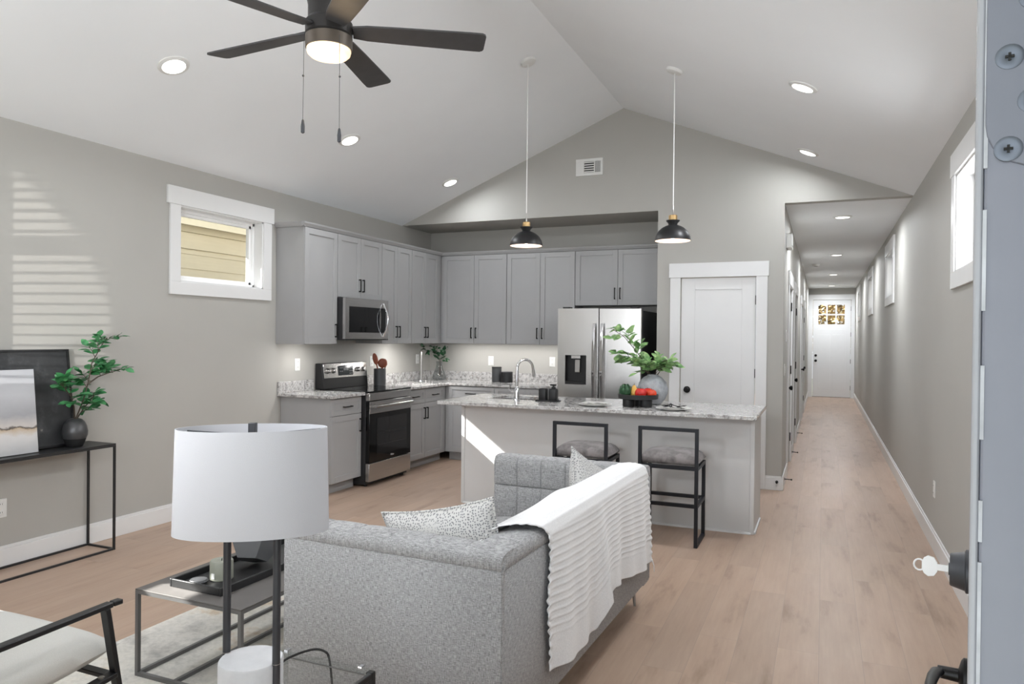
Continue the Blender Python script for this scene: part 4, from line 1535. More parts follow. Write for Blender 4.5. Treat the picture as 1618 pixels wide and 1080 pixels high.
charger('large white plate on the island nearer the sink', (-1.675, 5.615, 0.914))
o = thing('side_plate', 'small white plate stacked on the plate nearer the sink', 'plate', (-1.675, 5.615, 0.922), 0, 'small stacked plates')
MB().lathe([(0.001, 0.001), (0.06, 0.001), (0.07, 0.005), (0.100, 0.014), (0.103, 0.017), (0.1, 0.0178), (0.072, 0.009), (0.001, 0.007)], seg=40).build('plate_body', m_white_plate, o, smooth=True)
o = thing('napkin', 'folded grey napkin lying on the plate nearer the sink', 'napkin', (-1.66, 5.615, 0.9285), R(8))
MB().grid(lambda u, v: Vector(((u - 0.5) * 0.15, (v - 0.5) * 0.055, 0.006 + 0.003 * math.sin(u * 9 + v * 3))), 16, 5).build('cloth', m_tbl, o, smooth=True, solid=0.004)
charger('large white plate on the island right of the fruit tray', (-1.045, 5.595, 0.914))
o = thing('side_plate', 'small white plate stacked on the plate right of the fruit tray', 'plate', (-1.045, 5.595, 0.922), 0, 'small stacked plates')
MB().lathe([(0.001, 0.001), (0.06, 0.001), (0.07, 0.005), (0.100, 0.014), (0.103, 0.017), (0.1, 0.0178), (0.072, 0.009), (0.001, 0.007)], seg=40).build('plate_body', m_white_plate, o, smooth=True)
o = thing('napkin', 'black knotted napkin lying on the plate right of the fruit tray', 'napkin', (-1.045, 5.595, 0.931), R(-14))
b = MB()
for j in range(3):
    b.grid(lambda u, v, j=j: Vector(((u - 0.5) * 0.17, (v - 0.5) * (0.02 + 0.06 * abs(u - 0.45)) + (j - 1) * 0.012 * (u - 0.4) * 3, 0.005 + 0.006 * j + 0.006 * math.exp(-((u - 0.35) * 8) ** 2) + 0.003 * math.sin(u * 11 + j * 2))), 18, 5)
b.build('cloth', m_napkin, o, smooth=True, solid=0.003)
MB().tube([(-0.025 + 0.0 * math.cos(t), 0.017 * math.cos(t), 0.016 + 0.014 * math.sin(t)) for t in [2 * PI * k / 16 for k in range(16)]], 0.004, 8, loop=True).build('napkin_ring', m_rod, o, smooth=True)

FTX, FTY = -1.353, 5.73
ft = thing('fruit_tray', 'round black footed tray piled with fruit', 'tray', (FTX, FTY, 0.914))
MB().lathe([(0.001, 0.062), (0.148, 0.062), (0.158, 0.066), (0.160, 0.098), (0.155, 0.100), (0.150, 0.097), (0.148, 0.074), (0.001, 0.073)], seg=48).build('tray_bowl', m_traywood, ft, smooth=True)
for (a, r) in ((200, 0.075), (-20, 0.075), (90, 0.085)):
    b = MB()
    b.lathe([(0.046, 0), (0.048, 0.004), (0.048, 0.058), (0.046, 0.0625)], (r * math.cos(R(a)), r * math.sin(R(a)), 0), 28)
    b.build('foot', m_traywood, ft, smooth=True)


def fruit(kind, label, x, y, rad, m, sq=0.9, z=0.987, stem=True, group='fruit on the black tray'):
    o = thing(kind, label, 'fruit', (FTX + x, FTY + y, z), random.uniform(0, 6), group)

    def f(t, a):
        lob = 1 + 0.02 * math.cos(5 * a)
        dip = 1 - 0.16 * math.exp(-((PI - t) / 0.4) ** 2) - 0.1 * math.exp(-(t / 0.4) ** 2)
        return lob * dip
    MB().ball((0, 0, rad * sq * 0.9), (rad, rad, rad * sq), 24, 16, f).build('flesh', m, o, smooth=True)
    if stem:
        b = MB()
        b.tube([(0, 0, rad * sq * 1.68), (0.002, 0.001, rad * sq * 1.8), (0.006, 0.003, rad * sq * 1.98)], [0.0025, 0.002, 0.0025], 6)
        for k in range(5):
            a = 2 * PI * k / 5
            b.grid(lambda u, v, a=a: Vector((math.cos(a) * u * rad * 0.5 + math.sin(a) * (v - 0.5) * rad * 0.22 * (1 - u), math.sin(a) * u * rad * 0.5 - math.cos(a) * (v - 0.5) * rad * 0.22 * (1 - u), rad * sq * (1.72 + 0.06 * math.sin(u * 3)))), 3, 2)
        b.build('stalk', m_leaf3, o, smooth=True)
    return o


o = thing('artichoke', 'dark green artichoke at the left of the fruit tray', 'vegetable', (FTX - 0.098, FTY - 0.02, 0.987), 0, 'fruit on the black tray')
MB().ball((0, 0, 0.046), (0.044, 0.044, 0.050), 20, 14).build('heart', m_green, o, smooth=True)
b = MB()
for ring_ in range(5):
    t = 0.5 + ring_ * 0.47
    nn = (9, 11, 11, 9, 6)[ring_]
    for k in range(nn):
        a = 2 * PI * (k + 0.5 * (ring_ % 2)) / nn
        base = Vector((0.046 * math.sin(t) * math.cos(a), 0.046 * math.sin(t) * math.sin(a), 0.046 - 0.052 * math.cos(t)))
        outd = Vector((math.cos(a), math.sin(a), 0))
        side = Vector((-math.sin(a), math.cos(a), 0))
        upd = (Vector((0, 0, 1)) * math.sin(t) + outd * math.cos(t)).normalized()
        nrm = (outd * math.sin(t) - Vector((0, 0, 1)) * math.cos(t)).normalized()
        b.grid(lambda u, v, base=base, side=side, upd=upd, nrm=nrm: base + upd * (u - 0.3) * 0.034 + side * (v - 0.5) * 0.030 * (1 - u ** 2 * 0.9) + nrm * (0.002 + 0.004 * u + 0.003 * (1 - (2 * v - 1) ** 2)), 4, 4)
b.build('bracts', m_green, o, smooth=True)
o = thing('pear', 'yellow pear between the artichoke and the red apple', 'fruit', (FTX - 0.032, FTY - 0.005, 0.987), 0.3, 'fruit on the black tray')
MB().lathe([(0.002, 0.001), (0.02, 0.003), (0.032, 0.018), (0.034, 0.034), (0.028, 0.055), (0.019, 0.075), (0.013, 0.09), (0.004, 0.097), (0.001, 0.097)], seg=24).build('flesh', m_yellow, o, smooth=True)
MB().tube([(0, 0, 0.095), (0.004, 0, 0.112)], 0.002, 6).build('stalk', m_stem, o)
fruit('apple', 'big red apple at the front middle of the fruit tray', 0.034, -0.055, 0.047, m_red)
fruit('tomato', 'orange-red tomato at the right of the fruit tray', 0.108, -0.01, 0.042, m_orange)
fruit('apple', 'red apple behind the tomato on the fruit tray', 0.062, 0.066, 0.044, m_red)
fruit('apple', 'red apple at the back of the fruit tray behind the pear', -0.035, 0.085, 0.042, m_orange)


# ------------------------------------------------------------------ plants
def leaf(b, p, d, nrm, L, wd, curl=0.15):
    d = d.normalized()
    s = d.cross(nrm)
    if s.length < 1e-4:
        s = d.orthogonal()
    s.normalize()
    nn = s.cross(d).normalized()
    prof = ((0.0, 0.02), (0.2, 0.62), (0.45, 1.0), (0.72, 0.78), (0.9, 0.36), (1.0, 0.02))
    rows = []
    for (t, w) in prof:
        c = p + d * (L * t) - nn * (curl * L * t * t)
        rows.append((b.bm.verts.new(c + s * wd * w * 0.5 + nn * wd * 0.10 * w), b.bm.verts.new(c), b.bm.verts.new(c - s * wd * w * 0.5 + nn * wd * 0.10 * w)))
    for a, c in zip(rows, rows[1:]):
        b.bm.faces.new((a[0], a[1], c[1], c[0]))
        b.bm.faces.new((a[1], a[2], c[2], c[1]))


def branch_plant(root, stems, seed, L, wd, ml, ms, r0=0.004, pair=True, lift=0.3):
    """stems: list of (points, number of twigs, leaves per twig, twig length)"""
    rnd = random.Random(seed)
    fb, sb = MB(), MB()
    for (pts, nt, nl, tl) in stems:
        pts = [Vector(p) for p in pts]
        # dense resample
        res = []
        for a, c in zip(pts, pts[1:]):
            for k in range(6):
                res.append(a.lerp(c, k / 6))
        res.append(pts[-1])
        sb.tube(res, [r0 * (1 - 0.6 * i / len(res)) for i in range(len(res))], 6)
        for k in range(nt):
            f = 0.32 + 0.68 * (k + 0.5) / nt
            i = min(int(f * (len(res) - 1)), len(res) - 2)
            p = res[i]
            t = (res[i + 1] - res[i]).normalized()
            a = rnd.uniform(0, 2 * PI)
            o_ = t.orthogonal().normalized()
            side = (o_ * math.cos(a) + t.cross(o_) * math.sin(a))
            d = (t * 0.55 + side * 0.9 + Vector((0, 0, lift * 0.5))).normalized()
            end = p + d * tl * rnd.uniform(0.7, 1.2)
            mid = p.lerp(end, 0.5) + Vector((0, 0, 0.1 * tl))
            sb.tube([p, mid, end], [r0 * 0.45, r0 * 0.35, r0 * 0.2], 5)
            for q in range(nl):
                g = (q + 1) / nl
                base = p.lerp(mid, g * 2) if g < 0.5 else mid.lerp(end, g * 2 - 1)
                for s_ in ((-1, 1) if pair and q < nl - 1 else (0,)):
                    ax = d.cross(Vector((0, 0, 1)))
                    if ax.length < 1e-3:
                        ax = Vector((1, 0, 0))
                    ax.normalize()
                    ld = (d * 0.7 + ax * s_ * 0.9 + Vector((rnd.gauss(0, 0.22), rnd.gauss(0, 0.22), rnd.gauss(0, 0.22))))
                    nr = (Vector((0, 0, 1)) + Vector((rnd.gauss(0, 0.35), rnd.gauss(0, 0.35), 0)) + Vector((0, -0.55, 0)))
                    leaf(fb, base, ld, nr, L * rnd.uniform(0.75, 1.15), wd * rnd.uniform(0.8, 1.15))
    st = sb.build('stem', ms, root, smooth=True)
    fo = fb.build('foliage', ml, root, smooth=True)
    return st, fo


GV = (-1.300, 6.02)
gv = thing('vase', 'round grey stone vase with leafy branches behind the fruit', 'vase', (GV[0], GV[1], 0.914))
MB().lathe([(0.05, 0), (0.07, 0.004), (0.105, 0.045), (0.124, 0.095), (0.126, 0.13), (0.112, 0.18), (0.075, 0.222), (0.05, 0.235), (0.046, 0.245), (0.040, 0.243), (0.042, 0.225), (0.02, 0.21), (0.001, 0.21)], seg=44).build('vase_body', m_stonev, gv, smooth=True)
branch_plant(gv, [([(0, 0, 0.2), (-0.06, -0.02, 0.34), (-0.15, -0.05, 0.46), (-0.235, -0.06, 0.56), (-0.33, -0.06, 0.615)], 8, 3, 0.085),
                  ([(0, 0, 0.2), (-0.10, 0.0, 0.32), (-0.20, -0.02, 0.39), (-0.28, -0.04, 0.40)], 8, 3, 0.08),
                  ([(0.01, 0, 0.2), (0.03, -0.02, 0.28), (0.05, -0.05, 0.34)], 8, 3, 0.085),
                  ([(0.01, 0, 0.2), (0.06, -0.02, 0.27), (0.10, -0.03, 0.31), (0.125, -0.03, 0.35)], 8, 3, 0.07),
                  ([(0.0, 0, 0.2), (-0.04, -0.05, 0.27), (-0.11, -0.06, 0.32)], 8, 3, 0.085)], 11, 0.080, 0.046, m_leaf2, m_stem, 0.0045)

# ------------------------------------------------------------------ things on the back worktop
o = thing('paper_towel_holder', 'chrome upright paper towel holder in the kitchen corner', 'paper towel holder', (-4.44, 7.60, 0.914))
MB().lathe([(0.001, 0), (0.082, 0), (0.084, 0.004), (0.080, 0.012), (0.02, 0.016), (0.001, 0.016)], seg=36).build('base', m_chrome, o, smooth=True)
MB().lathe([(0.016, 0.014), (0.016, 0.335), (0.021, 0.338), (0.021, 0.355), (0.008, 0.362), (0.001, 0.362)], seg=20).build('post', m_nickel, o, smooth=True)
o = thing('vase', 'small clear glass vase with green sprigs in the kitchen corner', 'vase', (-4.36, 7.90, 0.914))
MB().lathe([(0.001, 0.0), (0.06, 0.0), (0.082, 0.018), (0.086, 0.045), (0.07, 0.095), (0.045, 0.15), (0.036, 0.2), (0.04, 0.235), (0.038, 0.235), (0.034, 0.2), (0.043, 0.15), (0.068, 0.095), (0.083, 0.045), (0.079, 0.02), (0.06, 0.006), (0.001, 0.006)], seg=36).build('glass_body', m_vglass, o, smooth=True)
branch_plant(o, [([(0, 0, 0.06), (0, 0, 0.24), (-0.06, -0.01, 0.33), (-0.14, -0.02, 0.37), (-0.20, -0.03, 0.36)], 7, 3, 0.06),
                 ([(0.01, 0, 0.06), (0.01, 0, 0.24), (-0.02, 0, 0.34), (-0.05, 0, 0.42)], 6, 3, 0.055),
                 ([(0, 0.01, 0.06), (0.01, 0, 0.24), (0.06, -0.01, 0.33), (0.13, -0.01, 0.40)], 6, 3, 0.055),
                 ([(0.01, 0.01, 0.06), (0.02, 0, 0.24), (0.08, -0.02, 0.28), (0.11, -0.02, 0.31)], 4, 3, 0.055)], 23, 0.046, 0.032, m_leaf3, m_stem, 0.0025)
o = thing('canister', 'tall grey canister on the back worktop', 'canister', (-3.618, 7.985, 0.914), 0, 'canisters on the back worktop')
MB().lathe([(0.001, 0), (0.055, 0), (0.058, 0.004), (0.058, 0.168), (0.056, 0.172)], seg=36).build('pot', m_crock, o, smooth=True)
MB().lathe([(0.059, 0.170), (0.059, 0.180), (0.055, 0.183), (0.001, 0.183)], seg=36).build('lid', m_dark_side, o, smooth=True)
o = thing('canister', 'short black canister on the back worktop', 'canister', (-3.475, 7.965, 0.914), 0, 'canisters on the back worktop')
MB().lathe([(0.001, 0), (0.066, 0), (0.070, 0.004), (0.070, 0.112), (0.068, 0.116)], seg=36).build('pot', m_blk_plastic, o, smooth=True)
MB().lathe([(0.071, 0.114), (0.071, 0.124), (0.066, 0.128), (0.001, 0.128)], seg=36).build('lid', m_dark_side, o, smooth=True)
CX, CY = -4.46, 6.74
o = thing('utensil_crock', 'charcoal utensil crock just right of the range', 'crock', (CX, CY, 0.914))
MB().lathe([(0.001, 0), (0.062, 0), (0.066, 0.004), (0.066, 0.182), (0.063, 0.185), (0.060, 0.180), (0.060, 0.012), (0.001, 0.010)], seg=40).build('crock_body', m_crock, o, smooth=True)


def spoon(name, label, base, tip, head, m, rz=0.0):
    o = thing(name, label, 'utensil', (CX, CY, 0.914), 0, 'wooden utensils in the crock')
    base, tip = Vector(base), Vector(tip)
    MB().tube([base, base.lerp(tip, 0.5), tip], [0.006, 0.0065, 0.008], 10).build('handle', m, o, smooth=True)
    d = (tip - base).normalized()
    q = d.to_track_quat('Z', 'Y').to_matrix().to_4x4()
    mx = Matrix.Translation(tip + d * head[2] * 0.85) @ q @ Matrix.Rotation(rz, 4, 'Z')
    b = MB()
    b.ball((0, 0, 0), head, 20, 12)
    for v in b.bm.verts:
        v.co = mx @ v.co
    b.build('bowl', m, o, smooth=True)


spoon('wooden_spoon', 'wide red-brown wooden spoon, foremost in the utensil crock', (0.02, -0.02, 0.014), (0.035, -0.01, 0.20), (0.014, 0.050, 0.052), m_wood_dk, 0)
spoon('wooden_spoon', 'red-brown wooden ladle leaning right in the utensil crock', (-0.01, -0.02, 0.014), (0.012, 0.045, 0.205), (0.016, 0.042, 0.048), m_wood_dk, 0)
spoon('spatula', 'tall flat red-brown wooden spatula at the back of the utensil crock', (0.01, 0.02, 0.014), (-0.02, -0.035, 0.235), (0.007, 0.032, 0.066), m_wood_dk, 0)
spoon('wooden_spoon', 'thin grey wooden spoon handle leaning right out of the crock', (-0.02, -0.035, 0.014), (0.02, 0.085, 0.205), (0.004, 0.009, 0.022), m_wood_lt, 0)


# ------------------------------------------------------------------ bar stools (local: back towards -y)
def stool(label, loc, rz=0.0):
    o = thing('bar_stool', label, 'bar stool', loc, rz, 'bar stools at the island')
    W_, D_ = 0.425, 0.36
    t = 0.025
    w, d = W_ / 2, D_ / 2
    HB, HS = 0.83, 0.565
    for s in (-1, 1):
        b = MB()
        b.box(s * w, -d, 0, s * (w - t), -d + t, HB)
        b.build('back_leg', m_black_navy, o, bev=0.002)
        b = MB()
        b.box(s * w, d - t, 0, s * (w - t), d, HS)
        b.build('front_leg', m_black_navy, o, bev=0.002)
        b = MB()
        b.box(s * w, -d + t, 0.0, s * (w - t), d - t, t)
        b.build('floor_runner', m_black_navy, o, bev=0.002)
    MB().box(-w + t, -d, HB - t, w - t, -d + t, HB).build('back_rail', m_black_navy, o, bev=0.002)
    b = MB()
    b.box(-w + t, -d, HS - 0.028, w - t, -d + t, HS)
    b.box(-w + t, d - t, HS - 0.028, w - t, d, HS)
    for s in (-1, 1):
        b.box(s * w, -d + t, HS - 0.028, s * (w - t), d - t, HS)
    b.build('seat_frame', m_black_navy, o, bev=0.002)
    MB().box(-w + t, -d, 0.275, w - t, -d + t, 0.30).build('footrest', m_black_navy, o, bev=0.002)
    b = MB()
    b.box(-w + t, d - t, 0.275, w - t, d, 0.30)
    b.build('footrest', m_black_navy, o, bev=0.002)
    for s in (-1, 1):
        MB().box(s * w, -d + t, 0.275, s * (w - t), d - t, 0.30).build('side_rail', m_black_navy, o, bev=0.002)

    def top(u, v, s=1):
        x, y = 2 * u - 1, 2 * v - 1
        f = max(0.0, (1 - x ** 6)) ** 0.5 * max(0.0, (1 - y ** 6)) ** 0.5
        return Vector((x * (w + 0.002), y * (d - 0.008) + 0.012, HS + 0.022 + (0.062 * f * (1 + 0.25 * (1 - x * x) * (1 - y * y)) if s > 0 else -0.021 * min(1, f * 4))))
    b = MB()
    g1 = b.grid(lambda u, v: top(u, v, 1), 20, 20)
    g2 = b.grid(lambda u, v: top(u, v, -1), 20, 20)
    bmesh.ops.remove_doubles(b.bm, verts=b.bm.verts[:], dist=0.0005)
    b.build('seat_cushion', m_seat, o, smooth=True, angle=70)
    return o


m_black_navy = mat('navy_black_steel', (13, 16, 24), 0.45, 0.0, var=0.08)
s1 = stool('black bar stool nearer the sink, half hidden behind the sofa', (-1.652, 5.325, 0))
s2 = stool('black bar stool nearer the hall end of the island', (-1.0, 5.325, 0))

# ------------------------------------------------------------------ rug
struct_rug = MB()
struct_rug.box(-3.04, 0.75, 0.0, -1.80, 3.55, 0.009)
tag(struct_rug.build('area_rug', m_rug, bev=0.003), 'distressed pale grey and tan area rug under the coffee table', 'rug')

# ------------------------------------------------------------------ sofa (local: long back on x=0, near arm on y=0, seat towards -x)
SOFA = (-0.925, 2.10, 0.0)
SROT = R(-2.0)
SLN, SDP, SZ0, SZ1 = 1.86, 0.895, 0.135, 0.772
sf = thing('sofa', 'grey tufted square-arm loveseat with slim metal legs', 'sofa', SOFA, SROT)


def padded(mapf, L, th, z0, z1f, cells, zrow, seat_z, er, name, tuck=True):
    """upholstered slab: flat outside face, rolled top, tufted inside face"""
    b = MB()
    n = cells * 24
    rings = []
    r = 0.045
    for i in range(n + 1):
        l = L * i / n
        u = (i % 24) / 24.0 if i < n else 0.0
        pu = min(1.0, (4 * u * (1 - u)) ** 0.22)
        e_ = min(l, L - l)
        dz = er - math.sqrt(max(0.0, er * er - (er - e_) ** 2)) if er and e_ < er else 0.0
        z1 = z1f - dz
        pts = [(0.012, z0), (0.0, z0 + 0.012), (0.0, z0 + 0.25), (0.0, z1 - 0.062), (0.0035, z1 - 0.0585), (-0.001, z1 - 0.054), (-0.001, z1 - 0.035)]
        for k in range(1, 6):
            a = PI / 2 * k / 6
            pts.append((r * 0.8 * (1 - math.cos(a)) - 0.001, z1 - 0.035 + 0.035 * math.sin(a) - 0.007 * (1 - pu) * math.sin(a)))
        tops = 4
        for k in range(tops + 1):
            t = 0.036 + (th - 0.036 - 0.03) * k / tops
            pts.append((t, z1 - 0.007 * (1 - pu) + 0.003 * math.sin(PI * k / tops)))
        for k in range(1, 6):
            a = PI / 2 * k / 6
            pts.append((th - 0.03 + 0.03 * math.sin(a) - 0.012 * (1 - pu) * math.sin(a), z1 - 0.03 * (1 - math.cos(a)) - 0.007 * (1 - pu) * math.cos(a)))
        ztop, zb = z1 - 0.03, seat_z
        zs = [ztop + (zrow + 0.02 - ztop) * k / 7 for k in range(7)] + [zrow + q for q in (0.02, 0.012, 0.006, 0.0025, 0.0, -0.0025, -0.006, -0.012, -0.02)] + [zrow - 0.02 + (zb - zrow + 0.02) * k / 6 for k in range(1, 7)]
        for z in zs:
            if z > zrow:
                v = (ztop + 0.05 - z) / (ztop + 0.05 - zrow)
            else:
                v = (zrow - z) / (zrow - (zb - 0.06))
            v = min(1, max(0, v))
            pv = (4 * v * (1 - v)) ** 0.25
            pts.append((th - 0.016 + 0.013 * pu * pv + 0.011 * pv, z))
        pts.append((th - 0.01, z0 + 0.012))
        pts.append((th - 0.02, z0))
        rings.append(b.ring([mapf(l, t, z) for (t, z) in pts]))
    b.skin(rings)
    return b


def build_padded(name, *a):
    return padded(*a, name).build(name, m_sofa, sf, smooth=True, angle=50)


build_padded('backrest', lambda l, t, z: Vector((-t, l + 0.003, z)), SLN - 0.006, 0.15, SZ0, SZ1, 12, 0.60, 0.43, 0.04)
AL = SDP
build_padded('arm', lambda l, t, z: Vector((-0.003 - l, t, z)), AL - 0.003, 0.135, SZ0, SZ1 - 0.001, 6, 0.60, 0.43, 0.0)
build_padded('arm', lambda l, t, z: Vector((-0.003 - l, SLN - t, z)), AL - 0.003, 0.135, SZ0, SZ1 - 0.001, 6, 0.60, 0.43, 0.0)
b = MB()
b.box(-SDP + 0.01, 0.138, SZ0 + 0.005, -0.155, SLN - 0.138, 0.29)
b.build('base', m_sofa, sf, bev=0.01)
for k in range(2):
    y0 = 0.142 + k * 0.789
    b = MB()

    def cu(u, v, top, y0=y0):
        x, y = 2 * u - 1, 2 * v - 1
        f = (max(0.0, 1 - x ** 8) * max(0.0, 1 - y ** 8)) ** 0.4
        return Vector((-0.525 + x * 0.36, y0 + 0.392 + y * 0.39, 0.372 + (0.073 * f + 0.012 * f * (1 - x * x) if top else -0.078 * f)))
    b.grid(lambda u, v: cu(u, v, True), 18, 18)
    b.grid(lambda u, v: cu(u, v, False), 18, 18)
    bmesh.ops.remove_doubles(b.bm, verts=b.bm.verts[:], dist=0.0005)
    b.build('seat_cushion', m_sofa, sf, smooth=True, angle=80)
for (x, y, sx, sy) in ((-0.075, 0.07, 1, -1), (-0.075, SLN - 0.07, 1, 1), (-SDP + 0.075, 0.07, -1, -1), (-SDP + 0.075, SLN - 0.07, -1, 1)):
    b = MB()
    b.tube([(x, y, SZ0 + 0.004), (x + 0.010 * sx, y + 0.010 * sy, 0.004), (x + 0.010 * sx, y + 0.010 * sy, 0.0)], [0.014, 0.007, 0.008], 12)
    b.build('leg', m_nickel, sf, smooth=True)


def sofa_pt(x, y, z):
    c, s = math.cos(SROT), math.sin(SROT)
    return Vector((SOFA[0] + c * x - s * y, SOFA[1] + s * x + c * y, z))


def cushion(label, center, w, h, th, normal_yaw, roll, lean, m, name='throw_pillow', seed=1):
    """square scatter cushion; its face normal starts along local +y, then is rolled, leaned and turned"""
    o = thing(name, label, 'cushion', center, 0, 'scatter cushions on the sofa')
    o.matrix_world = Matrix.Translation(center) @ Matrix.Rotation(normal_yaw, 4, 'Z') @ Matrix.Rotation(lean, 4, 'X') @ Matrix.Rotation(roll, 4, 'Y')
    rnd = random.Random(seed)

    def f(u, v, s):
        x, y = 2 * u - 1, 2 * v - 1
        px_ = x * (1 - 0.085 * (1 - y ** 2)) * w / 2
        pz_ = y * (1 - 0.085 * (1 - x ** 2)) * h / 2
        e = (max(0.0, 1 - abs(x) ** 3.0) * max(0.0, 1 - abs(y) ** 3.0)) ** 0.55
        n = noise.noise(Vector((x * 1.6 + seed, y * 1.6, s))) * 0.012 * e
        return Vector((px_, s * (th / 2 * e + n), pz_))
    b = MB()
    b.grid(lambda u, v: f(u, v, 1), 28, 28)
    b.grid(lambda u, v: f(u, v, -1), 28, 28)
    bmesh.ops.remove_doubles(b.bm, verts=b.bm.verts[:], dist=0.0004)
    b.build('cover', m, o, smooth=True, angle=100)
    pts = []
    N = 22
    for (u0, v0, u1, v1) in ((0, 0, 1, 0), (1, 0, 1, 1), (1, 1, 0, 1), (0, 1, 0, 0)):
        for k in range(N):
            pts.append(f(u0 + (u1 - u0) * k / N, v0 + (v1 - v0) * k / N, 0))
    b = MB()
    b.tube(pts, 0.0045, 6, loop=True)
    b.build('piping', m, o, smooth=True)
    return o


cushion('white cushion with grey dots leaning on the near arm of the sofa', sofa_pt(-0.325, 0.235, 0.632), 0.49, 0.44, 0.14, SROT + R(0), R(-13), R(8), m_dots, seed=3)
cushion('white cushion with grey dots propped against the sofa back beside the throw', sofa_pt(-0.190, 1.475, 0.565), 0.62, 0.54, 0.15, SROT + R(90), R(21), R(-9), m_dots, seed=8)

# ------------------------------------------------------------------ throw over the sofa back
th = thing('throw_blanket', 'white ribbed cotton throw draped over the back of the sofa', 'throw', SOFA, SROT)


def lerp_tab(tab, x):
    if x <= tab[0][0]:
        return tab[0][1]
    for (a, va), (c, vc) in zip(tab, tab[1:]):
        if x <= c:
            f = (x - a) / (c - a)
            return va + (vc - va) * f
    return tab[-1][1]


HEM = [(0.35, 0.255), (0.61, 0.232), (0.86, 0.225), (0.905, 0.262), (0.94, 0.312), (1.07, 0.340), (1.25, 0.318), (1.47, 0.284), (1.75, 0.262)]
top_path = [(-0.180, 0.640), (-0.172, 0.745), (-0.150, 0.785), (-0.115, 0.797), (-0.075, 0.801), (-0.035, 0.798), (0.000, 0.784), (0.015, 0.750)]
acc = [0.0]
for a, c in zip(top_path, top_path[1:]):
    acc.append(acc[-1] + math.hypot(c[0] - a[0], c[1] - a[1]))
TOPL = acc[-1]


def throw_pt(u, v):
    # v: near->far, u: inner hem -> outer hem
    LT = TOPL + 0.50
    s = u * LT
    if s <= TOPL:
        x = lerp_tab([(a, p[0]) for a, p in zip(acc, top_path)], s)
        z = lerp_tab([(a, p[1]) for a, p in zip(acc, top_path)], s)
        fo = 0.0
        ny = 0.13 + (0.345 - 0.13) * (s / TOPL) ** 1.5
        fy = 1.55 + 0.17 * (s / TOPL)
        y = ny + (fy - ny) * v
        # bunched lobe near the cushion
        lob = math.exp(-((y - 0.80) / 0.16) ** 2) * max(0, 1 - s / (TOPL * 0.75))
        z += 0.050 * lob
        x += 0.02 * lob
    else:
        fo = (s - TOPL) / 0.50
        ny, fy = 0.345 + 0.012 * math.sin(fo * 9), 1.72 + 0.03 * math.sin(fo * 2.5) + 0.03 * fo
        y = ny + (fy - ny) * v
        zh = lerp_tab(HEM, y)
        z = 0.750 + (zh - 0.750) * fo
        x = 0.015 + 0.010 * fo
    dn = max(0.0, fo)
    # soft vertical folds that open towards the hem
    x += dn * (0.012 * math.sin(y * 13.0 + 0.6) + 0.008 * math.sin(y * 29.0)) + 0.012 * dn
    x += 0.026 * dn * math.exp(-((y - 0.93 - 0.02 * dn) / 0.035) ** 2)
    # ribs run along the length, on the upper four fifths of the drop
    rib_ph = s / 0.028 + 0.25 * math.sin(y * 6) + 0.35 * math.sin(y * 2.3 + 1)
    amp = 0.0017 * (1.0 if fo < 0.74 else max(0.0, 1 - (fo - 0.74) * 14)) * (0.5 if fo <= 0 else 1.0)
    ridge = max(0.0, math.cos(2 * PI * rib_ph)) ** 3
    wav = 0.7 + 0.5 * noise.noise(Vector((y * 24, s * 40, 3)))
    out = amp * ridge * wav * 1.6
    if fo > 0:
        x += out
        z -= out * 0.4
    else:
        z += out
    ed = math.exp(-(v / 0.012) ** 2) + math.exp(-((1 - v) / 0.012) ** 2)
    x += 0.003 * ed * math.sin(s * 160)
    y += 0.0035 * ed * math.sin(s * 224)
    return Vector((x + 0.004, y, z + 0.003))


b = MB()
b.grid(throw_pt, 190, 110)
b.build('cloth', m_throw, th, smooth=True, solid=0.004, angle=180)
b = MB()
for k in range(5):
    p = throw_pt(0.985, 0.995)
    b.tube([p + Vector((0.002, -0.006 + 0.003 * k, 0)), p + Vector((0.010, 0.002 + 0.002 * k, -0.03)), p + Vector((0.012, 0.006 + 0.001 * k, -0.065))], 0.0014, 5)
b.build('tassel', m_throw, th, smooth=True)

# ------------------------------------------------------------------ end table, lamp
ETX0, ETX1, ETY0, ETY1, ETZ = -1.525, -1.185, 1.20, 1.785, 0.497
et = thing('end_table', 'clear glass end table with a black bracket frame behind the sofa arm', 'side table', ((ETX0 + ETX1) / 2, (ETY0 + ETY1) / 2, 0.0))
w, d = (ETX1 - ETX0) / 2, (ETY1 - ETY0) / 2
H_ = ETZ
MB().box(-w, -d, H_ - 0.012, w, d, H_).build('glass_top', m_tint, et)
MB().box(-w + 0.02, -d + 0.02, 0.16, w - 0.02, d - 0.02, 0.168).build('glass_shelf', m_tint, et)
for (z0, z1) in ((H_ - 0.030, H_ - 0.0125), (0.140, 0.158)):
    for y in (-d, d - 0.006):
        MB().box(-w + 0.022, y, z0, w - 0.022, y + 0.006, z1).build('glass_rail', m_clear_acr, et)
    for y in (-d + 0.006, d - 0.009):
        MB().box(-w + 0.022, y, z0, w - 0.022, y + 0.003, z0 + 0.003).build('rail_edge', m_tblframe, et)
    for x in (-w, w - 0.014):
        MB().box(x, -d + 0.022, z0, x + 0.014, d - 0.022, z1).build('frame_rail', m_black if x > 0 else m_clear_acr, et, bev=0.002)
for sx in (-1, 1):
    for sy in (-1, 1):
        b = MB()
        b.box(sx * w, sy * d, 0, sx * (w - 0.022), sy * (d - 0.022), H_ - 0.0125)
        b.build('leg', m_black if sx > 0 else m_clear_acr, et, bev=0.003)
        b = MB()
        b.box(sx * (w - 0.03), sy * (d - 0.012), H_, sx * (w - 0.042), sy * (d - 0.03), H_ + 0.004)
        b.build('clip', m_chrome, et)

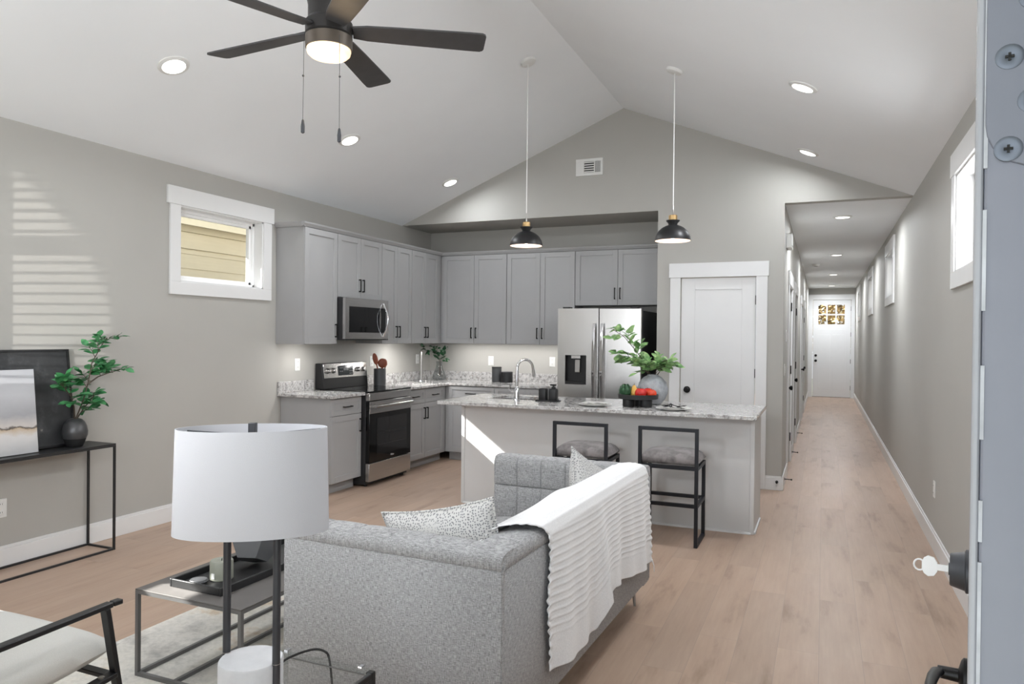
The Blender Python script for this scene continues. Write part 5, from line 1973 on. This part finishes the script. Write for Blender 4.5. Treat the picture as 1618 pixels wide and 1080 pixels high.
LX, LY, LZ = -1.252, 1.352, ETZ
lp = thing('table_lamp', 'table lamp with a white drum shade on two dark rods and an alabaster base', 'lamp', (LX, LY, LZ))
MB().lathe([(0.001, 0), (0.072, 0), (0.0745, 0.003), (0.0745, 0.183), (0.072, 0.187), (0.001, 0.187)], seg=48).build('base', m_alab, lp, smooth=True)
for s in (-1, 1):
    rx, ry = 0.0765 * s, 0.0
    b = MB()
    b.tube([(rx, ry, 0.0), (rx, ry, 0.52)], 0.0092, 16)
    ro = b.build('rod', m_rod, lp, smooth=True)
    MB().tube([(rx, ry, 0.187), (rx, ry, 0.1885)], 0.0097, 16).build('ring', m_nickel, ro, smooth=True)
zt, zb_ = 1.236 - LZ, 0.988 - LZ
b = MB()
omx = Matrix.Rotation(YAW + R(11), 4, 'Z') @ Matrix.Diagonal((1.0, 0.50, 1.0, 1.0))
b.lathe([(0.1795, zb_), (0.1735, zt), (0.1710, zt), (0.1770, zb_)], seg=96, cap=False, mx=omx)
b.build('lamp_shade', m_shade, lp, smooth=True, angle=60)
b = MB()
b.bar((-0.0765, 0.0, 0.526), (0.0765, 0.0, 0.526), 0.012)
b.lathe([(0.018, 0.515), (0.018, 0.56), (0.012, 0.565)], seg=16)
b.build('socket', m_rod, lp)
b = MB()
for a in (-25, 25, 155, 205):
    a = R(a)
    b.tube([(0, 0, zt - 0.018), omx @ Vector((0.171 * math.cos(a), 0.171 * math.sin(a), zt - 0.010))], 0.0025, 6)
b.tube([(0, 0, 0.56), (0, 0, zt - 0.01)], 0.005, 8)
b.build('shade_carrier', m_rod, lp)
b = MB()
mxf = Matrix.Rotation(R(23), 4, 'Z')
b.box(-0.0085, -0.0085, zt - 0.012, 0.0085, 0.0085, zt + 0.012, mxf)
b.build('finial', m_rod, lp, bev=0.001)
b = MB()
pts = [(-0.02, 0.075, 0.005), (-0.10, 0.20, 0.004), (-0.185, 0.32, 0.005), (-0.185, 0.385, 0.007), (-0.150, 0.424, 0.014), (-0.118, 0.434, 0.010), (-0.106, 0.4415, -0.012), (-0.098, 0.446, -0.09), (-0.085, 0.446, -0.22), (-0.07, 0.446, -0.42)]
pp = []
for i in range(len(pts) - 1):
    p0, p1, p2, p3 = [Vector(pts[max(0, min(len(pts) - 1, i + k))]) for k in (-1, 0, 1, 2)]
    for k in range(6):
        t = k / 6
        pp.append(0.5 * ((2 * p1) + (-p0 + p2) * t + (2 * p0 - 5 * p1 + 4 * p2 - p3) * t * t + (-p0 + 3 * p1 - 3 * p2 + p3) * t ** 3))
b.tube(pp, 0.0036, 8)
b.build('cord', m_cord, lp, smooth=True)

# ------------------------------------------------------------------ coffee table and what stands on it
TX0, TX1, TY0, TY1, TZ = -2.665, -2.085, 2.195, 3.32, 0.378
Z0 = 0.009
ct = thing('coffee_table', 'low grey steel open-frame coffee table on the rug', 'coffee table', ((TX0 + TX1) / 2, (TY0 + TY1) / 2, Z0))
w, d = (TX1 - TX0) / 2, (TY1 - TY0) / 2
H_ = TZ - Z0
t = 0.016
MB().box(-w, -d, H_ - 0.006, w, d, H_).build('top', m_tbl, ct, bev=0.001)
b = MB()
b.box(-w, -d, H_ - t - 0.004, w, -d + t, H_ - 0.0065)
b.box(-w, d - t, H_ - t - 0.004, w, d, H_ - 0.0065)
b.box(-w, -d + t, H_ - t - 0.004, -w + t, d - t, H_ - 0.0065)
b.box(w - t, -d + t, H_ - t - 0.004, w, d - t, H_ - 0.0065)
b.build('top_frame', m_tblframe, ct)
for sx in (-1, 1):
    for sy in (-1, 1):
        b = MB()
        b.box(sx * w, sy * d, 0, sx * (w - t), sy * (d - t), H_ - t - 0.004)
        b.build('leg', m_tblframe, ct)
for y in (-d, d - t):
    MB().box(-w + t, y, 0, w - t, y + t, t).build('floor_runner', m_tblframe, ct)
for x in (-w, w - t, -0.085):
    MB().box(x, -d + t, 0, x + t, d - t, t).build('floor_runner', m_tblframe, ct)

tr = thing('serving_tray', 'long black wooden tray on the coffee table', 'tray', (-2.405, 2.66, TZ), R(-1))
b = MB()
tw, td = 0.135, 0.375
b.box(-tw, -td, 0, tw, td, 0.008)
for (x0, x1, y0, y1) in ((-tw - 0.012, -tw, -td - 0.012, td + 0.012), (tw, tw + 0.012, -td - 0.012, td + 0.012), (-tw, tw, -td - 0.012, -td), (-tw, tw, td, td + 0.012)):
    b.box(x0, y0, 0, x1, y1, 0.034)
b.build('tray_body', m_traywood, tr, bev=0.003)
cd = thing('candle', 'pale grey pillar candle on the black tray', 'candle', (-2.415, 2.425, TZ + 0.008))
MB().lathe([(0.001, 0), (0.046, 0), (0.049, 0.004), (0.049, 0.078), (0.046, 0.083), (0.040, 0.0815), (0.001, 0.079)], seg=36).build('wax', m_candle, cd, smooth=True)
MB().tube([(0, 0, 0.078), (0.002, 0, 0.09)], 0.0016, 6).build('wick', m_cord, cd)
MB().box(-0.008, -0.0505, 0.012, 0.008, -0.0485, 0.036).build('label', m_white_pl, cd)
st = thing('decorative_stone', 'flat oval grey stone lying on the near end of the black tray', 'stone', (-2.455, 2.335, TZ + 0.008))
MB().lathe([(0.001, 0), (0.030, 0), (0.038, 0.006), (0.040, 0.012), (0.034, 0.020), (0.001, 0.023)], seg=32).build('stone_body', m_crock, st, smooth=True)

# faceted ornament: a dodecahedron resting on one face
phi = (1 + 5 ** 0.5) / 2
dv = [(sx, sy, sz) for sx in (-1, 1) for sy in (-1, 1) for sz in (-1, 1)]
for s1 in (-1, 1):
    for s2 in (-1, 1):
        dv += [(0, s1 / phi, s2 * phi), (s1 / phi, s2 * phi, 0), (s1 * phi, 0, s2 / phi)]
b = MB()
q = Vector((0, 1, phi)).normalized().rotation_difference(Vector((0, 0, 1)))
q2 = Matrix.Rotation(R(20), 3, 'Z')
for p in dv:
    b.bm.verts.new(q2 @ (q @ Vector(p)) * 0.069)
bmesh.ops.convex_hull(b.bm, input=b.bm.verts[:])
bmesh.ops.dissolve_limit(b.bm, angle_limit=R(2), verts=b.bm.verts[:], edges=b.bm.edges[:])
zmin = min(v.co.z for v in b.bm.verts)
for v in b.bm.verts:
    v.co.z -= zmin
og = thing('geometric_ornament', 'dark grey faceted ceramic ornament on the far half of the tray', 'ornament', (-2.425, 2.64, TZ + 0.008))
b.build('faceted_body', m_geo, og, bev=0.0015)

# ------------------------------------------------------------------ console table with art and vase
KX0, KX1, KY0, KY1, KZ = XL + 0.017, -4.368, 2.02, 3.442, 0.716
kt = thing('console_table', 'narrow dark steel console table against the left wall', 'console table', ((KX0 + KX1) / 2, (KY0 + KY1) / 2, 0))
w, d = (KX1 - KX0) / 2, (KY1 - KY0) / 2
t = 0.013
MB().box(-w, -d, KZ - 0.010, w, d, KZ).build('top', m_console, kt, bev=0.001)
b = MB()
b.box(-w, -d, KZ - 0.022, w, -d + t, KZ - 0.0105)
b.box(-w, d - t, KZ - 0.022, w, d, KZ - 0.0105)
b.box(-w, -d + t, KZ - 0.022, -w + t, d - t, KZ - 0.0105)
b.box(w - t, -d + t, KZ - 0.022, w, d - t, KZ - 0.0105)
b.build('top_frame', m_console, kt)
for sx in (-1, 1):
    for sy in (-1, 1):
        MB().box(sx * w, sy * d, 0, sx * (w - t), sy * (d - t), KZ - 0.022).build('leg', m_console, kt)
for y in (-d, d - t):
    MB().box(-w + t, y, 0, w - t, y + t, t).build('floor_runner', m_console, kt)
for x in (-w, w - t):
    MB().box(x, -d + t, 0, x + t, d - t, t).build('floor_runner', m_console, kt)


def picture(name, label, yc, wdt, hgt, xb, xt, frame, mface, mframe, dep=0.03):
    """canvas leaning back: bottom edge at x=xb, top edge at x=xt"""
    lean = math.atan2(xb - xt, hgt)
    o = thing(name, label, 'picture', (xb, yc, KZ + 0.0045))
    o.rotation_euler = (0, -lean, 0)
    b = MB()
    b.box(-dep, -wdt / 2 + frame, frame, -0.004, wdt / 2 - frame, hgt - frame)
    b.build('canvas', mface, o)
    if frame > 0.001:
        b = MB()
        b.box(-dep, -wdt / 2, 0, 0.004, wdt / 2, frame)
        b.box(-dep, -wdt / 2, hgt - frame, 0.004, wdt / 2, hgt)
        b.box(-dep, -wdt / 2, frame, 0.004, -wdt / 2 + frame, hgt - frame)
        b.box(-dep, wdt / 2 - frame, frame, 0.004, wdt / 2, hgt - frame)
        b.build('frame', mframe, o, bev=0.001)
    return o


picture('framed_picture', 'dark charcoal picture in a thin black frame leaning on the left wall', 2.79, 0.97, 0.632, -4.535, -4.612, 0.014, m_art1, m_black)
picture('canvas_picture', 'smaller pale grey abstract canvas leaning in front of the dark picture', 2.605, 0.73, 0.512, -4.445, -4.497, 0.0, m_art2, m_black, 0.025)

kv = thing('vase', 'dark charcoal egg-shaped vase with a leafy branch on the console', 'vase', (-4.478, 3.228, KZ))
MB().lathe([(0.040, 0.052), (0.066, 0.054), (0.074, 0.075), (0.0755, 0.10), (0.069, 0.135), (0.056, 0.162), (0.040, 0.178), (0.027, 0.183), (0.022, 0.181), (0.024, 0.17), (0.001, 0.165)], seg=40).build('vase_body', m_vase_blk, kv, smooth=True)
MB().lathe([(0.001, 0), (0.040, 0), (0.046, 0.004), (0.056, 0.025), (0.065, 0.0535), (0.001, 0.0535)], seg=40).build('vase_foot', m_vase_mat, kv, smooth=True)
branch_plant(kv, [([(0, 0, 0.165), (0.01, 0.05, 0.30), (0.01, 0.085, 0.42), (0.02, 0.10, 0.54), (0.03, 0.165, 0.66), (0.03, 0.205, 0.71)], 10, 4, 0.085),
                  ([(0.01, 0.075, 0.40), (0.03, 0.14, 0.45), (0.04, 0.22, 0.475), (0.045, 0.29, 0.49)], 4, 4, 0.055),
                  ([(0, 0, 0.165), (0.01, -0.015, 0.26), (0.03, -0.05, 0.33), (0.05, -0.115, 0.40), (0.06, -0.15, 0.42)], 8, 4, 0.075),
                  ([(0, 0, 0.165), (0.02, 0.05, 0.25), (0.05, 0.10, 0.33)], 6, 4, 0.07)], 41, 0.072, 0.044, m_leaf1, m_stem, 0.005)

# ------------------------------------------------------------------ armchair (only its right half is in the picture)
ac = thing('armchair', 'black metal framed armchair with a pale cushion, facing the coffee table', 'armchair', (-2.37, 1.25, 0.0))
AW = 0.345
for s in (-1, 1):
    b = MB()
    b.bar((s * AW, 0.33, 0.617), (s * AW, -0.42, 0.60), 0.030, 0.016)
    b.bar((s * AW, 0.335, 0.617), (s * AW, 0.365, 0.6165), 0.026, 0.0155)
    b.build('arm', m_black, ac, bev=0.003)
    b = MB()
    b.bar((s * AW, 0.312, 0.609), (s * AW, 0.412, 0.009), 0.030, 0.016, (0, 1, 0))
    b.build('leg', m_black, ac, bev=0.002)
    b = MB()
    b.bar((s * AW, -0.34, 0.60), (s * AW, -0.44, 0.009), 0.030, 0.016, (0, 1, 0))
    b.build('leg', m_black, ac, bev=0.002)
    b = MB()
    b.bar((s * AW, 0.343, 0.395), (s * AW, -0.36, 0.33), 0.036, 0.014)
    ro = b.build('seat_rail', m_black, ac, bev=0.002)
    b = MB()
    b.lathe([(0.009, 0), (0.009, 0.005), (0.004, 0.006), (0.004, 0.004), (0.001, 0.004)], (s * AW, 0.30, 0.398), 14)
    b.build('bolt', m_nickel, ro, smooth=True)
b = MB()
b.bar((-AW, 0.335, 0.392), (AW, 0.335, 0.392), 0.03, 0.014)
b.bar((-AW, -0.34, 0.335), (AW, -0.34, 0.335), 0.03, 0.014)
b.bar((-AW, -0.42, 0.78), (AW, -0.42, 0.78), 0.03, 0.016)
b.bar((-AW, -0.36, 0.60), (-AW, -0.42, 0.79), 0.03, 0.016)
b.bar((AW, -0.36, 0.60), (AW, -0.42, 0.79), 0.03, 0.016)
b.build('cross_bar', m_black, ac, bev=0.002)


def chair_pad(u, v, s, L, Wd, T, bow=0.0):
    x, y = 2 * u - 1, 2 * v - 1
    e = (max(0.0, 1 - x ** 6) * max(0.0, 1 - y ** 6)) ** 0.5
    return Vector((x * Wd / 2, y * L / 2, s * T / 2 * e + bow * (1 - x * x) * (1 - y * y)))


b = MB()
mx = Matrix.Translation((0, 0.03, 0.437)) @ Matrix.Rotation(R(5), 4, 'X')
b.grid(lambda u, v: mx @ chair_pad(u, v, 1, 0.72, 0.635, 0.105, 0.02), 24, 24)
b.grid(lambda u, v: mx @ chair_pad(u, v, -1, 0.72, 0.635, 0.09), 24, 24)
bmesh.ops.remove_doubles(b.bm, verts=b.bm.verts[:], dist=0.0005)
b.build('seat_cushion', m_armc, ac, smooth=True, angle=80)
b = MB()
mx = Matrix.Translation((0, -0.33, 0.64)) @ Matrix.Rotation(R(105), 4, 'X')
b.grid(lambda u, v: mx @ chair_pad(u, v, 1, 0.44, 0.63, 0.11, 0.02), 24, 24)
b.grid(lambda u, v: mx @ chair_pad(u, v, -1, 0.44, 0.63, 0.09), 24, 24)
bmesh.ops.remove_doubles(b.bm, verts=b.bm.verts[:], dist=0.0005)
b.build('back_cushion', m_armc, ac, smooth=True, angle=80)

# ------------------------------------------------------------------ the open entry door beside the photographer (local: y along the door, -x is its outer face)
DP = Vector((0.0476, 0.294, 0.0))
fd = bpy.data.objects.new('door_7', None)
C.objects.link(fd)
fd.location = DP
fd.rotation_euler = (0, 0, -R(9.16))
struct(fd, 'blue-grey entry door standing open at the right edge', 'door')
DW, DT, DHt = 0.905, 0.044, 2.42
b = MB()
b.box(0.0026, 0.0, 0.012, DT, DW, DHt)
b.build('door_slab', m_door_blue, fd, bev=0.001)
MB().box(0.0, 0.0, 0.012, 0.0025, DW, DHt).build('door_skin', m_door_lit, fd, bev=0.0008)
b = MB()
rnd = random.Random(4)
z = 0.05
while z < 2.38:
    h_ = rnd.uniform(0.012, 0.06)
    b.box(0.0024, -0.0006, z, 0.0036, 0.0004, min(z + h_, 2.4))
    z += h_ + rnd.uniform(0.006, 0.03)
b.build('edge_seam', m_gap, fd)


def rounded_leaf(x0, x1, z0, z1, r, y0, y1):
    pts = []
    for (cx, cz_, a0) in ((x0 + r, z0 + r, 180),):
        for k in range(7):
            a = R(a0 + 90 * k / 6)
            pts.append((cx + r * math.cos(a), cz_ + r * math.sin(a)))
    pts += [(x1, z0), (x1, z1)]
    for k in range(7):
        a = R(90 + 90 * k / 6)
        pts.append((x0 + r + r * math.cos(a), z1 - r + r * math.sin(a)))
    b = MB()
    b.prism(pts, 'y', y0, y1)
    return b


for zc in (1.5695, 0.25, 2.20):
    ho = rounded_leaf(0.0028, DT + 0.004, zc - 0.051, zc + 0.051, 0.0155, -0.0012, 0.001).build('hinge', m_hinge, fd, bev=0.0004)
    for (sx_, sz_) in ((0.0094, -0.0445), (0.0094, -0.0135), (0.0094, 0.0175), (0.0158, -0.029), (0.0158, 0.0055)):
        mx = Matrix.Translation((sx_, -0.0012, zc + sz_)) @ Matrix.Rotation(R(90), 4, 'X')
        so_ = MB().lathe([(0.0042, -0.0006), (0.0042, 0.0003), (0.0030, 0.0006), (0.0012, 0.0001), (0.0002, 0.0001)], seg=20, mx=mx).build('screw', m_screw, ho, smooth=True)
        b = MB()
        b.box(-0.0013, -0.0004, 0.0002, 0.0013, 0.0004, 0.0008, mx)
        b.box(-0.0004, -0.0013, 0.0002, 0.0004, 0.0013, 0.0008, mx)
        b.build('screw_slot', m_slot, so_)
    b = MB()
    b.tube([(DT + 0.008, -0.003, zc - 0.051), (DT + 0.008, -0.003, zc + 0.051)], 0.0065, 12)
    b.build('hinge_barrel', m_hinge, fd, smooth=True)
# deadbolt with its key, and the lever below
DBY, DBZ = 0.845, 1.153
mx = Matrix.Translation((0, DBY, DBZ)) @ Matrix.Rotation(R(-90), 4, 'Y')
db = MB().lathe([(0.0285, 0.0), (0.0285, 0.003), (0.0255, 0.0045), (0.0215, 0.020), (0.0205, 0.0215), (0.008, 0.0215), (0.008, 0.023), (0.001, 0.023)], seg=36, mx=mx).build('deadbolt', m_rod, fd, smooth=True)
b = MB()
for (pz, px0, px1, hz) in ((0.0, -0.0385, -0.021, 0.0042),):
    b.box(px0, DBY - 0.0011, DBZ - hz, px1, DBY + 0.0011, DBZ + hz)
ring = []
prof = [(-0.036, 0.006), (-0.040, 0.0125), (-0.047, 0.0140), (-0.052, 0.0105), (-0.0545, 0.005), (-0.0545, -0.005), (-0.052, -0.0105), (-0.047, -0.0140), (-0.040, -0.0125), (-0.036, -0.006)]
b.skin([b.ring([(p[0], DBY - 0.0012, DBZ + p[1]) for p in prof]), b.ring([(p[0], DBY + 0.0012, DBZ + p[1]) for p in prof])])
pts = []
for k in range(14):
    a = 2 * PI * k / 14
    pts.append((-0.0575 + 0.0065 * math.cos(a), DBY, DBZ + 0.0075 * math.sin(a)))
b.tube(pts, 0.0013, 6, loop=True)
ky = b.build('key', m_key, None, bev=0.0003)
ky.matrix_world = Matrix.Translation(DP) @ Matrix.Rotation(-R(9.16), 4, 'Z')
tag(ky, 'bright nickel key standing in the deadbolt of the open door', 'key')
LVZ = 1.012
mx = Matrix.Translation((0, DBY, LVZ)) @ Matrix.Rotation(R(-90), 4, 'Y')
lv = MB().lathe([(0.024, 0.0), (0.024, 0.004), (0.020, 0.007), (0.009, 0.010), (0.008, 0.034), (0.001, 0.035)], seg=32, mx=mx).build('lever_rose', m_bronze, fd, smooth=True)
b = MB()
pts = [(-0.026, DBY + 0.004, LVZ), (-0.034, DBY - 0.006, LVZ + 0.001), (-0.038, DBY - 0.030, LVZ + 0.004), (-0.040, DBY - 0.065, LVZ + 0.009), (-0.041, DBY - 0.092, LVZ + 0.011)]
b.tube(pts, [0.007, 0.0085, 0.0075, 0.0065, 0.003], 12)
for v in b.bm.verts:
    v.co.z = LVZ + 0.004 + (v.co.z - LVZ - 0.004) * 0.6
b.build('lever', m_bronze, lv, smooth=True)
